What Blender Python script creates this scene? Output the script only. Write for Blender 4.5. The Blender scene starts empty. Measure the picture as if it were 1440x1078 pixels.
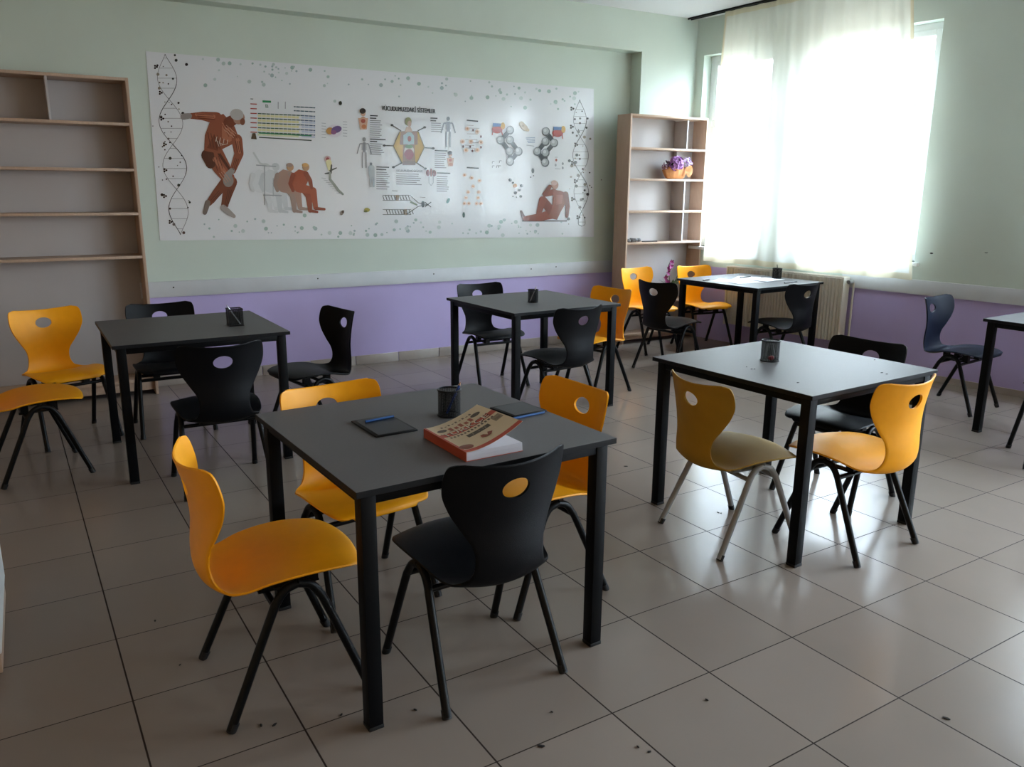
import bpy, bmesh, math, random
from mathutils import Vector, Matrix
random.seed(7)
PI = math.pi
scene = bpy.context.scene
col = scene.collection

# ------------------------------------------------------------------ camera
F_PX = 1133.705
CAM = Vector((-0.0983, -3.2754, 1.5352))
FW = Vector((0.4969, 0.8352, -0.2348)).normalized()
RT = Vector((0.8603, -0.5096, 0.0068)); RT = (RT - FW * RT.dot(FW)).normalized()
UP = RT.cross(FW)
cd = bpy.data.cameras.new('camera'); cd.sensor_fit = 'HORIZONTAL'; cd.sensor_width = 36.0
cd.lens = 36.0 * F_PX / 1440.0; cd.clip_start = 0.02
cam = bpy.data.objects.new('camera', cd); col.objects.link(cam)
R = Matrix((RT, UP, -FW)).transposed().to_4x4()
cam.matrix_world = Matrix.Translation(CAM) @ R
scene.camera = cam


def ray(px, py):
    return FW + RT * ((px - 720) / F_PX) + UP * ((539 - py) / F_PX)


def at_y(px, py, y):
    d = ray(px, py); return CAM + d * ((y - CAM.y) / d.y)


def at_z(px, py, z):
    d = ray(px, py); return CAM + d * ((z - CAM.z) / d.z)


# ------------------------------------------------------------------ world, light, exposure
scene.view_settings.view_transform = 'Standard'
scene.view_settings.look = 'None'
scene.view_settings.exposure = 1.70
scene.view_settings.gamma = 1.0
scene.view_settings.use_curve_mapping = False
scene.cycles.use_denoising = True
scene.cycles.max_bounces = 10
scene.cycles.diffuse_bounces = 6
scene.cycles.glossy_bounces = 4
scene.cycles.transmission_bounces = 6
scene.cycles.transparent_max_bounces = 12
scene.cycles.sample_clamp_indirect = 6.0

w = bpy.data.worlds.new('overcast_sky'); scene.world = w; w.use_nodes = True
nt = w.node_tree; nt.nodes.clear()
out = nt.nodes.new('ShaderNodeOutputWorld'); bg = nt.nodes.new('ShaderNodeBackground')
tc = nt.nodes.new('ShaderNodeTexCoord'); sp = nt.nodes.new('ShaderNodeSeparateXYZ')
rp = nt.nodes.new('ShaderNodeValToRGB'); mp = nt.nodes.new('ShaderNodeMapRange')
mp.inputs[1].default_value = -1; mp.inputs[2].default_value = 1
nt.links.new(tc.outputs['Generated'], sp.inputs[0]); nt.links.new(sp.outputs[2], mp.inputs[0])
nt.links.new(mp.outputs[0], rp.inputs[0]); nt.links.new(rp.outputs[0], bg.inputs[0]); nt.links.new(bg.outputs[0], out.inputs[0])
e = rp.color_ramp.elements
# yard and buildings low down, bright overcast sky above them
e[0].position = 0.40; e[0].color = (0.14, 0.14, 0.13, 1)
e[1].position = 0.78; e[1].color = (0.75, 0.90, 1.09, 1)
for ps_, c_ in ((0.50, (0.30, 0.33, 0.36, 1)), (0.58, (0.44, 0.50, 0.56, 1)), (0.68, (0.66, 0.78, 0.92, 1))):
    m_ = rp.color_ramp.elements.new(ps_); m_.color = c_
bg.inputs[1].default_value = 15.5


# ------------------------------------------------------------------ helpers
def lin(c):
    if isinstance(c, str):
        c = [int(c[i:i + 2], 16) / 255 for i in (0, 2, 4)]
    return tuple(x / 12.92 if x <= 0.04045 else ((x + 0.055) / 1.055) ** 2.4 for x in c) + (1.0,)


def mat(name, c, rough=0.5, metal=0.0, spec=0.5, noise=0.0, nscale=8.0, bump=0.0, bscale=60.0, coat=0.0, stretch=None):
    m = bpy.data.materials.new(name); m.use_nodes = True
    n = m.node_tree; b = n.nodes['Principled BSDF']
    b.inputs['Base Color'].default_value = lin(c); b.inputs['Roughness'].default_value = rough
    b.inputs['Metallic'].default_value = metal; b.inputs['Specular IOR Level'].default_value = spec
    if coat:
        b.inputs['Coat Weight'].default_value = coat; b.inputs['Coat Roughness'].default_value = 0.08
    if noise or bump:
        t = n.nodes.new('ShaderNodeTexCoord')
        src = t.outputs['Object']
        if stretch:
            mpn = n.nodes.new('ShaderNodeMapping'); mpn.inputs['Scale'].default_value = stretch
            n.links.new(src, mpn.inputs[0]); src = mpn.outputs[0]
    if noise:
        nz = n.nodes.new('ShaderNodeTexNoise'); nz.inputs['Scale'].default_value = nscale; nz.inputs['Detail'].default_value = 4
        n.links.new(src, nz.inputs['Vector'])
        r = n.nodes.new('ShaderNodeMapRange'); r.inputs[1].default_value = 0.3; r.inputs[2].default_value = 0.7
        r.inputs[3].default_value = 1 - noise; r.inputs[4].default_value = 1 + noise
        n.links.new(nz.outputs[0], r.inputs[0])
        mx = n.nodes.new('ShaderNodeMix'); mx.data_type = 'RGBA'; mx.blend_type = 'MULTIPLY'; mx.inputs[0].default_value = 1
        mx.inputs[6].default_value = lin(c); n.links.new(r.outputs[0], mx.inputs[7])
        n.links.new(mx.outputs[2], b.inputs['Base Color'])
    if bump:
        nb = n.nodes.new('ShaderNodeTexNoise'); nb.inputs['Scale'].default_value = bscale; nb.inputs['Detail'].default_value = 2
        n.links.new(src, nb.inputs['Vector'])
        bp = n.nodes.new('ShaderNodeBump'); bp.inputs['Strength'].default_value = bump; bp.inputs['Distance'].default_value = 0.002
        n.links.new(nb.outputs[0], bp.inputs['Height']); n.links.new(bp.outputs[0], b.inputs['Normal'])
    return m


def tag(o, label=None, cat=None, group=None, kind=None):
    if label: o['label'] = label
    if cat: o['category'] = cat
    if group: o['group'] = group
    if kind: o['kind'] = kind
    return o


def empty(name, loc=(0, 0, 0), rz=0.0, label=None, cat=None, group=None):
    o = bpy.data.objects.new(name, None); o.empty_display_size = 0.05
    o.location = loc; o.rotation_euler = (0, 0, rz); col.objects.link(o)
    return tag(o, label, cat, group)


def obj(name, bm, m, parent=None, smooth=None, recalc=True):
    if recalc: bmesh.ops.recalc_face_normals(bm, faces=bm.faces[:])
    me = bpy.data.meshes.new(name); bm.to_mesh(me); bm.free()
    ms = m if isinstance(m, (list, tuple)) else [m]
    for k in ms: me.materials.append(k)
    if smooth is not None:
        for p in me.polygons: p.use_smooth = True
        me.set_sharp_from_angle(angle=math.radians(smooth))
    o = bpy.data.objects.new(name, me); col.objects.link(o)
    if parent: o.parent = parent
    return o


def box(bm, x0, x1, y0, y1, z0, z1, mi=0, bevel=0.0, M=None):
    r = bmesh.ops.create_cube(bm, size=1.0)
    vs = r['verts']
    for v in vs:
        v.co = Vector((x0 + (v.co.x + .5) * (x1 - x0), y0 + (v.co.y + .5) * (y1 - y0), z0 + (v.co.z + .5) * (z1 - z0)))
        if M: v.co = M @ v.co
    fs = set(f for v in vs for f in v.link_faces)
    for f in fs: f.material_index = mi
    if bevel:
        es = set(ed for v in vs for ed in v.link_edges)
        r2 = bmesh.ops.bevel(bm, geom=list(es), offset=bevel, segments=2, affect='EDGES', profile=0.5)
        for f in r2['faces']: f.material_index = mi


def new(): return bmesh.new()


def boxo(name, dims, m, parent=None, bevel=0.0):
    bm = new(); box(bm, *dims, bevel=bevel); return obj(name, bm, m, parent, smooth=40 if bevel else None)


def tube(bm, pts, r, n=12, cap=True, mi=0):
    pts = [Vector(p) for p in pts]
    rs = r if isinstance(r, (list, tuple)) else [r] * len(pts)
    rings = []; prev = None
    for i, p in enumerate(pts):
        if i == 0: d = pts[1] - p
        elif i == len(pts) - 1: d = p - pts[i - 1]
        else: d = (pts[i + 1] - p).normalized() + (p - pts[i - 1]).normalized()
        d.normalize()
        if prev is None:
            a = Vector((0, 0, 1)) if abs(d.z) < .9 else Vector((1, 0, 0))
            u = d.cross(a).normalized()
        else:
            u = (prev - d * prev.dot(d)).normalized()
        prev = u; v = d.cross(u)
        rings.append([bm.verts.new(p + (u * math.cos(2 * PI * k / n) + v * math.sin(2 * PI * k / n)) * rs[i]) for k in range(n)])
    for a, b in zip(rings, rings[1:]):
        for k in range(n):
            f = bm.faces.new((a[k], a[(k + 1) % n], b[(k + 1) % n], b[k])); f.material_index = mi
    if cap:
        for q in (rings[0][::-1], rings[-1]):
            f = bm.faces.new(q); f.material_index = mi


def lathe(bm, prof, n=32, c=(0, 0, 0), mi=0):
    rings = []
    for r, z in prof:
        if r < 1e-6: rings.append([bm.verts.new((c[0], c[1], c[2] + z))])
        else: rings.append([bm.verts.new((c[0] + r * math.cos(2 * PI * k / n), c[1] + r * math.sin(2 * PI * k / n), c[2] + z)) for k in range(n)])
    for a, b in zip(rings, rings[1:]):
        for k in range(n):
            k2 = (k + 1) % n
            if len(a) == 1 and len(b) == 1: continue
            if len(a) == 1: f = bm.faces.new((a[0], b[k2], b[k]))
            elif len(b) == 1: f = bm.faces.new((a[k], a[k2], b[0]))
            else: f = bm.faces.new((a[k], a[k2], b[k2], b[k]))
            f.material_index = mi


def smooth_path(pts, n=6):
    pts = [Vector(p) for p in pts]; P = [pts[0] * 2 - pts[1]] + pts + [pts[-1] * 2 - pts[-2]]
    o = []
    for i in range(1, len(P) - 2):
        a, b, c, d = P[i - 1:i + 3]
        for k in range(n):
            t = k / n
            o.append(.5 * ((2 * b) + (c - a) * t + (2 * a - 5 * b + 4 * c - d) * t * t + (3 * b - a - 3 * c + d) * t ** 3))
    o.append(pts[-1]); return o


def copy_tree(o, parent=None):
    c = o.copy(); col.objects.link(c); c.parent = parent
    for ch in list(o.children): copy_tree(ch, c)
    return c


# ------------------------------------------------------------------ materials
MINT = mat('mint_paint', 'c8d3c9', 0.55, spec=0.3, noise=0.03, nscale=1.5, bump=0.08, bscale=90)
PURPLE = mat('lilac_paint', 'bcaedd', 0.5, spec=0.35, noise=0.04, nscale=2.0, bump=0.08, bscale=90)
WHITE = mat('white_ceiling_paint', 'd4d6d8', 0.8, spec=0.2)
RAILW = mat('white_board_paint', 'cfd3d8', 0.5, spec=0.4, noise=0.05, nscale=5)
PVC = mat('white_pvc', 'eceff0', 0.35)
WARM = mat('warm_beige_paint', 'd4b28c', 0.8)
SKIRT = mat('skirting_tile', 'a89f98', 0.3, noise=0.08, nscale=6)
BEECH = mat('light_maple_laminate', 'b89d88', 0.45, spec=0.4, noise=0.06, nscale=9, stretch=(14, 14, 1.2))
BACKW = mat('white_backing_board', 'b9b4b4', 0.5, noise=0.03, nscale=3)
TOPG = mat('graphite_laminate', '636162', 0.48, spec=0.18, noise=0.04, nscale=120, bump=0.05, bscale=500)
EDGEB = mat('black_edge_band', '17181b', 0.48, spec=0.2)
FRAME = mat('black_frame_paint', '06070a', 0.48, spec=0.14)
TUBEB = mat('black_tube_paint', '060709', 0.40, spec=0.2)
TUBEG = mat('grey_tube_paint', '8d8f90', 0.35, spec=0.5)
YEL = mat('yellow_plastic', 'f8a606', 0.46, spec=0.28, noise=0.02, nscale=30, bump=0.10, bscale=420)
OLV = mat('mustard_plastic', '9c7a26', 0.6, spec=0.18, noise=0.08, nscale=9, bump=0.10, bscale=420)
BLK = mat('black_plastic', '090a0e', 0.48, spec=0.15, bump=0.22, bscale=380)
NAVY = mat('navy_plastic', '0e1628', 0.48, spec=0.18, bump=0.18, bscale=380)
RUB = mat('black_rubber', '08080a', 0.6)
RADW = mat('cream_radiator_enamel', 'd8d2c4', 0.35)
DARKM = mat('dark_metal', '101114', 0.45, metal=0.3, spec=0.3)
SILV = mat('silver_metal', 'b9bcc0', 0.3, metal=1.0)


def floor_material():
    m = bpy.data.materials.new('glazed_floor_tiles'); m.use_nodes = True
    n = m.node_tree; b = n.nodes['Principled BSDF']; L = n.links
    g = n.nodes.new('ShaderNodeNewGeometry')
    mp = n.nodes.new('ShaderNodeMapping'); mp.vector_type = 'TEXTURE'
    s = 0.408
    mp.inputs['Rotation'].default_value = (0, 0, 0.024); mp.inputs['Scale'].default_value = (s * 0.995, s, s)
    L.new(g.outputs['Position'], mp.inputs[0])
    sx = n.nodes.new('ShaderNodeSeparateXYZ'); L.new(mp.outputs[0], sx.inputs[0])

    def math_(op, a, bb=None):
        k = n.nodes.new('ShaderNodeMath'); k.operation = op
        for i, q in enumerate((a, bb)):
            if q is None: continue
            if isinstance(q, (int, float)): k.inputs[i].default_value = q
            else: L.new(q, k.inputs[i])
        return k.outputs[0]

    def edge(o):
        f = math_('FRACT', o); return math_('MINIMUM', f, math_('SUBTRACT', 1.0, f))
    ex = edge(sx.outputs[0]); ey = edge(sx.outputs[1])
    mr = n.nodes.new('ShaderNodeMapRange'); mr.inputs[1].default_value = 0.0055; mr.inputs[2].default_value = 0.0080
    L.new(ex, mr.inputs[0])
    mr2 = n.nodes.new('ShaderNodeMapRange'); mr2.inputs[1].default_value = 0.0035; mr2.inputs[2].default_value = 0.0065
    L.new(ey, mr2.inputs[0])
    face = math_('MINIMUM', mr.outputs[0], mr2.outputs[0])
    idx = n.nodes.new('ShaderNodeCombineXYZ')
    L.new(math_('FLOOR', sx.outputs[0]), idx.inputs[0]); L.new(math_('FLOOR', sx.outputs[1]), idx.inputs[1])
    wn = n.nodes.new('ShaderNodeTexWhiteNoise'); L.new(idx.outputs[0], wn.inputs[0])
    nz = n.nodes.new('ShaderNodeTexNoise'); nz.inputs['Scale'].default_value = 2.2; nz.inputs['Detail'].default_value = 5
    L.new(g.outputs['Position'], nz.inputs['Vector'])
    va = math_('ADD', math_('MULTIPLY', wn.outputs[0], 0.10), math_('MULTIPLY', nz.outputs[0], 0.16))
    va = math_('ADD', va, 0.86)
    mx = n.nodes.new('ShaderNodeMix'); mx.data_type = 'RGBA'; mx.blend_type = 'MULTIPLY'; mx.inputs[0].default_value = 1
    mx.inputs[6].default_value = lin('8a7e74'); L.new(va, mx.inputs[7])
    mg = n.nodes.new('ShaderNodeMix'); mg.data_type = 'RGBA'
    mg.inputs[6].default_value = lin('2c211b'); L.new(mx.outputs[2], mg.inputs[7]); L.new(face, mg.inputs[0])
    L.new(mg.outputs[2], b.inputs['Base Color'])
    rr = n.nodes.new('ShaderNodeMapRange'); rr.inputs[3].default_value = 0.8; rr.inputs[4].default_value = 0.19
    L.new(face, rr.inputs[0])
    L.new(math_('ADD', rr.outputs[0], math_('MULTIPLY', math_('SUBTRACT', nz.outputs[0], 0.5), 0.10)), b.inputs['Roughness'])
    b.inputs['Specular IOR Level'].default_value = 0.16
    nb = n.nodes.new('ShaderNodeTexNoise'); nb.inputs['Scale'].default_value = 9; nb.inputs['Detail'].default_value = 1
    L.new(g.outputs['Position'], nb.inputs['Vector'])
    h = math_('ADD', math_('MULTIPLY', face, 0.5), math_('MULTIPLY', nb.outputs[0], 0.35))
    bp = n.nodes.new('ShaderNodeBump'); bp.inputs['Strength'].default_value = 0.25; bp.inputs['Distance'].default_value = 0.004
    L.new(h, bp.inputs['Height']); L.new(bp.outputs[0], b.inputs['Normal'])
    return m


FLOOR = floor_material()


def glass_material():
    m = bpy.data.materials.new('window_glass'); m.use_nodes = True
    n = m.node_tree; n.nodes.clear(); o = n.nodes.new('ShaderNodeOutputMaterial')
    t = n.nodes.new('ShaderNodeBsdfTransparent'); t.inputs[0].default_value = (.93, .95, .95, 1)
    g = n.nodes.new('ShaderNodeBsdfGlossy'); g.inputs['Roughness'].default_value = 0.02
    fr = n.nodes.new('ShaderNodeFresnel'); fr.inputs[0].default_value = 1.45
    mx = n.nodes.new('ShaderNodeMixShader')
    ge = n.nodes.new('ShaderNodeNewGeometry'); iv = n.nodes.new('ShaderNodeMath'); iv.operation = 'SUBTRACT'; iv.inputs[0].default_value = 1.0
    ml = n.nodes.new('ShaderNodeMath'); ml.operation = 'MULTIPLY'
    n.links.new(ge.outputs['Backfacing'], iv.inputs[1]); n.links.new(fr.outputs[0], ml.inputs[0]); n.links.new(iv.outputs[0], ml.inputs[1])
    n.links.new(ml.outputs[0], mx.inputs[0]); n.links.new(t.outputs[0], mx.inputs[1]); n.links.new(g.outputs[0], mx.inputs[2])
    n.links.new(mx.outputs[0], o.inputs[0]); return m


GLASS = glass_material()


def cloth_material(name, c, transp, transl):
    m = bpy.data.materials.new(name); m.use_nodes = True
    n = m.node_tree; n.nodes.clear(); o = n.nodes.new('ShaderNodeOutputMaterial')
    d = n.nodes.new('ShaderNodeBsdfDiffuse'); d.inputs[0].default_value = lin(c)
    tl = n.nodes.new('ShaderNodeBsdfTranslucent'); tl.inputs[0].default_value = lin(c)
    tp = n.nodes.new('ShaderNodeBsdfTransparent')
    m1 = n.nodes.new('ShaderNodeMixShader'); m1.inputs[0].default_value = transl
    m2 = n.nodes.new('ShaderNodeMixShader'); m2.inputs[0].default_value = transp
    n.links.new(d.outputs[0], m1.inputs[1]); n.links.new(tl.outputs[0], m1.inputs[2])
    n.links.new(m1.outputs[0], m2.inputs[1]); n.links.new(tp.outputs[0], m2.inputs[2])
    n.links.new(m2.outputs[0], o.inputs[0]); return m


SHEER = cloth_material('sheer_curtain_cloth', 'e6e3da', 0.24, 0.56)
HEM = cloth_material('doubled_curtain_hem', 'd2c7ac', 0.08, 0.45)


def mesh_cup_material():
    m = bpy.data.materials.new('black_wire_mesh'); m.use_nodes = True
    n = m.node_tree; b = n.nodes['Principled BSDF']
    b.inputs['Base Color'].default_value = lin('08080a'); b.inputs['Roughness'].default_value = 0.5; b.inputs['Specular IOR Level'].default_value = 0.15
    t = n.nodes.new('ShaderNodeTexCoord'); s = n.nodes.new('ShaderNodeSeparateXYZ'); n.links.new(t.outputs['UV'], s.inputs[0])

    def mm(op, a, k):
        q = n.nodes.new('ShaderNodeMath'); q.operation = op; n.links.new(a, q.inputs[0])
        if isinstance(k, float): q.inputs[1].default_value = k
        else: n.links.new(k, q.inputs[1])
        return q.outputs[0]
    hx = mm('GREATER_THAN', mm('FRACT', mm('MULTIPLY', s.outputs[0], 56.0), 1.0), 0.40)
    hy = mm('GREATER_THAN', mm('FRACT', mm('MULTIPLY', s.outputs[1], 26.0), 1.0), 0.40)
    hole = mm('MULTIPLY', hx, hy)
    inv = n.nodes.new('ShaderNodeMath'); inv.operation = 'SUBTRACT'; inv.inputs[0].default_value = 1.0
    n.links.new(hole, inv.inputs[1]); n.links.new(inv.outputs[0], b.inputs['Alpha'])
    return m


MESHM = mesh_cup_material()

# ------------------------------------------------------------------ the room
H = 3.20                 # ceiling
YB, YC = 3.46, 3.30      # back wall (recess) / beam and column face
XL, YF = -2.40, -8.20    # left wall, rear wall
ZR0, ZR1 = 0.70, 0.82    # white board
E_ = Vector((0.11228, -0.99368, 0)); N_ = Vector((0.99368, 0.11228, 0)); O_ = Vector((5.97, 3.30, 0))


def rw(t, n, z): return O_ + E_ * t + N_ * n + Vector((0, 0, z))


def ty(y): return (3.30 - y) / 0.99368


RWM = Matrix.Translation(O_) @ Matrix((( E_.x, N_.x, 0, 0), (E_.y, N_.y, 0, 0), (0, 0, 1, 0), (0, 0, 0, 1)))   # local x = along wall, y = outwards
T_END = ty(YF) + 0.1


def struct(name, bm, m, parent=None, **k):
    o = obj(name, bm, m, parent, **k); o['kind'] = 'structure'; return o


def slab(bm, z0, z1):
    p = [(XL - .2, YF - .2), tuple(rw(T_END + .1, .26, 0))[:2], tuple(rw(-.3, .26, 0))[:2], (6.4, 3.66), (XL - .2, 3.66)]
    lo = [bm.verts.new((x, y, z0)) for x, y in p]; hi = [bm.verts.new((x, y, z1)) for x, y in p]
    bm.faces.new(lo[::-1]); bm.faces.new(hi)
    for k in range(len(p)): bm.faces.new((lo[k], lo[(k + 1) % len(p)], hi[(k + 1) % len(p)], hi[k]))


bm = new(); slab(bm, -.1, 0); struct('floor', bm, FLOOR)
bm = new(); slab(bm, H, H + .12); struct('ceiling', bm, WHITE)
bm = new()
box(bm, XL - .2, 5.26, YB, YB + .2, 0, 0.76, 1); box(bm, XL - .2, 5.26, YB, YB + .2, 0.76, H, 0)
box(bm, XL - .2, 5.26, YC, YB, 2.84, H, 0)                              # beam
box(bm, 5.26, 6.4, YC, YB + .2, 0, 0.76, 1); box(bm, 5.26, 6.4, YC, YB + .2, 0.76, H, 0)   # column
struct('wall_back', bm, [MINT, PURPLE])
bm = new(); box(bm, XL - .2, XL, YF, YB, 0, H); struct('wall_left', bm, WARM)
bm = new(); box(bm, XL - .2, 7.3, YF - .2, YF, 0, H); struct('wall_front', bm, WARM)

WIN = [(ty(3.20), ty(2.36)), (ty(1.93), ty(0.84)), (ty(-0.32), ty(-2.62)), (ty(-3.10), ty(-5.20)), (ty(-5.70), ty(-7.80))]  # last two windows are unseen, added behind the camera to brighten the room
WZ0, WZ1 = 0.96, 2.85
bm = new(); TH = 0.26
box(bm, -.3, T_END, 0, TH, 0, 0.76, 1, M=RWM)
box(bm, -.3, T_END, 0, TH, 0.76, WZ0, 0, M=RWM)
box(bm, -.3, T_END, 0, TH, WZ1, H, 0, M=RWM)
edges = [-.3] + [q for a in WIN for q in a] + [T_END]
for i in range(0, len(edges), 2): box(bm, edges[i], edges[i + 1], 0, TH, WZ0, WZ1, 0, M=RWM)
struct('wall_right', bm, [MINT, PURPLE])

# white boards along the walls
bm = new(); box(bm, 0.60, 5.26, YB - .022, YB, ZR0, ZR1, bevel=.002); struct('trim_1', bm, RAILW, smooth=40)
bm = new(); box(bm, ty(1.46), T_END - .2, -.022, 0, ZR0, ZR1, bevel=.002, M=RWM); struct('trim_2', bm, RAILW, smooth=40)
bm = new(); x = 0.66
while x < 5.2:
    box(bm, x, min(x + .402, 5.26), YB - .012, YB, 0, .083, bevel=.002); x += .408
struct('baseboard_back', bm, SKIRT, smooth=40)
bm = new(); box(bm, ty(1.0), T_END - .2, -.012, 0, 0, .05, M=RWM); struct('baseboard_right', bm, SKIRT)

# windows
for i, (a, b) in enumerate(WIN):
    bm = new(); n0, n1 = .12, .185; f = .055
    box(bm, a, b, n0, n1, WZ0, WZ0 + f, M=RWM, bevel=.004); box(bm, a, b, n0, n1, WZ1 - f, WZ1, M=RWM, bevel=.004)
    cuts = [a, b] if b - a < 1.3 else [a, a + (b - a) / 2, b]
    xs = [a + f / 2] + cuts[1:-1] + [b - f / 2]
    for xx in xs: box(bm, xx - f / 2, xx + f / 2, n0, n1, WZ0 + f, WZ1 - f, M=RWM, bevel=.004)
    zt = 2.20
    for p, q in zip(xs, xs[1:]):
        box(bm, p + f / 2, q - f / 2, n0, n1, zt - f / 2, zt + f / 2, M=RWM, bevel=.004)
        for z0, z1 in ((WZ0 + f, zt - f / 2), (zt + f / 2, WZ1 - f)):        # sashes
            s = .045; k0, k1 = n0 - .015, n1 - .02
            l, r_ = p + f / 2, q - f / 2
            box(bm, l, l + s, k0, k1, z0, z1, M=RWM, bevel=.004); box(bm, r_ - s, r_, k0, k1, z0, z1, M=RWM, bevel=.004)
            box(bm, l + s, r_ - s, k0, k1, z0, z0 + s, M=RWM, bevel=.004); box(bm, l + s, r_ - s, k0, k1, z1 - s, z1, M=RWM, bevel=.004)
    wf = struct('window_%d' % (i + 1), bm, PVC, smooth=40)
    bm = new(); box(bm, a + .03, b - .03, .15, .158, WZ0 + .03, WZ1 - .03, M=RWM); obj('pane', bm, GLASS, wf)
    bm = new(); box(bm, a - .04, b + .04, -.035, .125, WZ0 - .03, WZ0, M=RWM, bevel=.004); obj('window_sill', bm, PVC, wf, smooth=40)
    bm = new(); hx = xs[-1] - f / 2 - .0225
    box(bm, hx - .012, hx + .012, n0 - .03, n0 - .015, 1.62, 1.69, M=RWM, bevel=.003)
    box(bm, hx - .009, hx + .009, n0 - .05, n0 - .03, 1.56, 1.67, M=RWM, bevel=.003); obj('window_handle', bm, PVC, wf, smooth=40)
    ld = bpy.data.lights.new('window_portal', 'AREA'); ld.shape = 'RECTANGLE'; ld.size = (b - a); ld.size_y = WZ1 - WZ0
    ld.cycles.is_portal = True
    lo = bpy.data.objects.new('window_portal', ld); col.objects.link(lo)
    lo.matrix_world = Matrix.Translation(rw((a + b) / 2, .24, (WZ0 + WZ1) / 2)) @ Matrix(((E_.x, 0, N_.x, 0), (E_.y, 0, N_.y, 0), (0, 1, 0, 0), (0, 0, 0, 1)))

# ------------------------------------------------------------------ tables
TS, TZ = 0.905, 0.75


def make_table():
    root = empty('classroom_table')
    h = TS / 2; leg = .045; i = h - .02
    bm = new(); box(bm, -h, h, -h, h, TZ - .019, TZ, bevel=.0015)
    for f in bm.faces: f.material_index = 0 if f.normal.z > .9 else 1
    obj('tabletop', bm, [TOPG, EDGEB], root)
    for sx in (-1, 1):
        for sy in (-1, 1):
            bm = new(); xs = sorted((sx * i, sx * (i - leg))); ys = sorted((sy * i, sy * (i - leg)))
            box(bm, *xs, *ys, .012, TZ - .0195, bevel=.002); l = obj('leg', bm, FRAME, root, smooth=40)
            bm = new(); box(bm, xs[0] - .001, xs[1] + .001, ys[0] - .001, ys[1] + .001, 0, .0125, bevel=.002); obj('foot_cap', bm, RUB, l, smooth=40)
    a = i - leg
    for q in ((-a, a, -i + .004, -i + .034), (-a, a, i - .034, i - .004), (-i + .004, -i + .034, -a, a), (i - .034, i - .004, -a, a)):
        bm = new(); box(bm, *q, TZ - .052, TZ - .0195, bevel=.002); obj('apron', bm, FRAME, root, smooth=40)
    return root


tproto = make_table()
TABLES = [(1.003, -.867, .051, 'dark grey square table nearest the camera, holding the open book and two tablets'),
          (2.915, -.765, .054, 'dark grey square table shining with window light, with the mustard chair at its left side'),
          (2.988, 1.640, .050, 'dark grey square table in the middle, near the lilac wall below the poster'),
          (.652, 1.638, .015, 'dark grey square table on the left in front of the left bookcase'),
          (5.449, 1.887, .081, 'dark grey square table with loose papers, in the corner beside the radiator'),
          (5.575, -.850, .050, 'dark grey square table cut off by the right edge of the photo')]
for k, (x, y, a, lab) in enumerate(TABLES):
    o = tproto if k == 0 else copy_tree(tproto)
    o.location = (x, y, 0); o.rotation_euler = (0, 0, a); tag(o, lab, 'table', 'square classroom tables')

# ------------------------------------------------------------------ chairs
PROF = [(.238, .410, .120), (.232, .425, .150), (.212, .437, .178), (.165, .444, .201), (.09, .444, .212), (.01, .435, .213), (-.07, .416, .205),
        (-.13, .393, .191), (-.178, .383, .170), (-.214, .398, .144), (-.232, .436, .124), (-.236, .485, .117), (-.232, .533, .125),
        (-.228, .582, .154), (-.231, .631, .185), (-.239, .680, .205), (-.249, .728, .207), (-.256, .757, .202), (-.260, .770, .190), (-.262, .776, .170)]
CURV = [-.9, -.8, -.6, -.35, -.15, .05, .3, .55, .9, 1.3, 1.5, 1.5, 1.5, 1.5, 1.5, 1.5, 1.5, 1.5, 1.5, 1.5]


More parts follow.
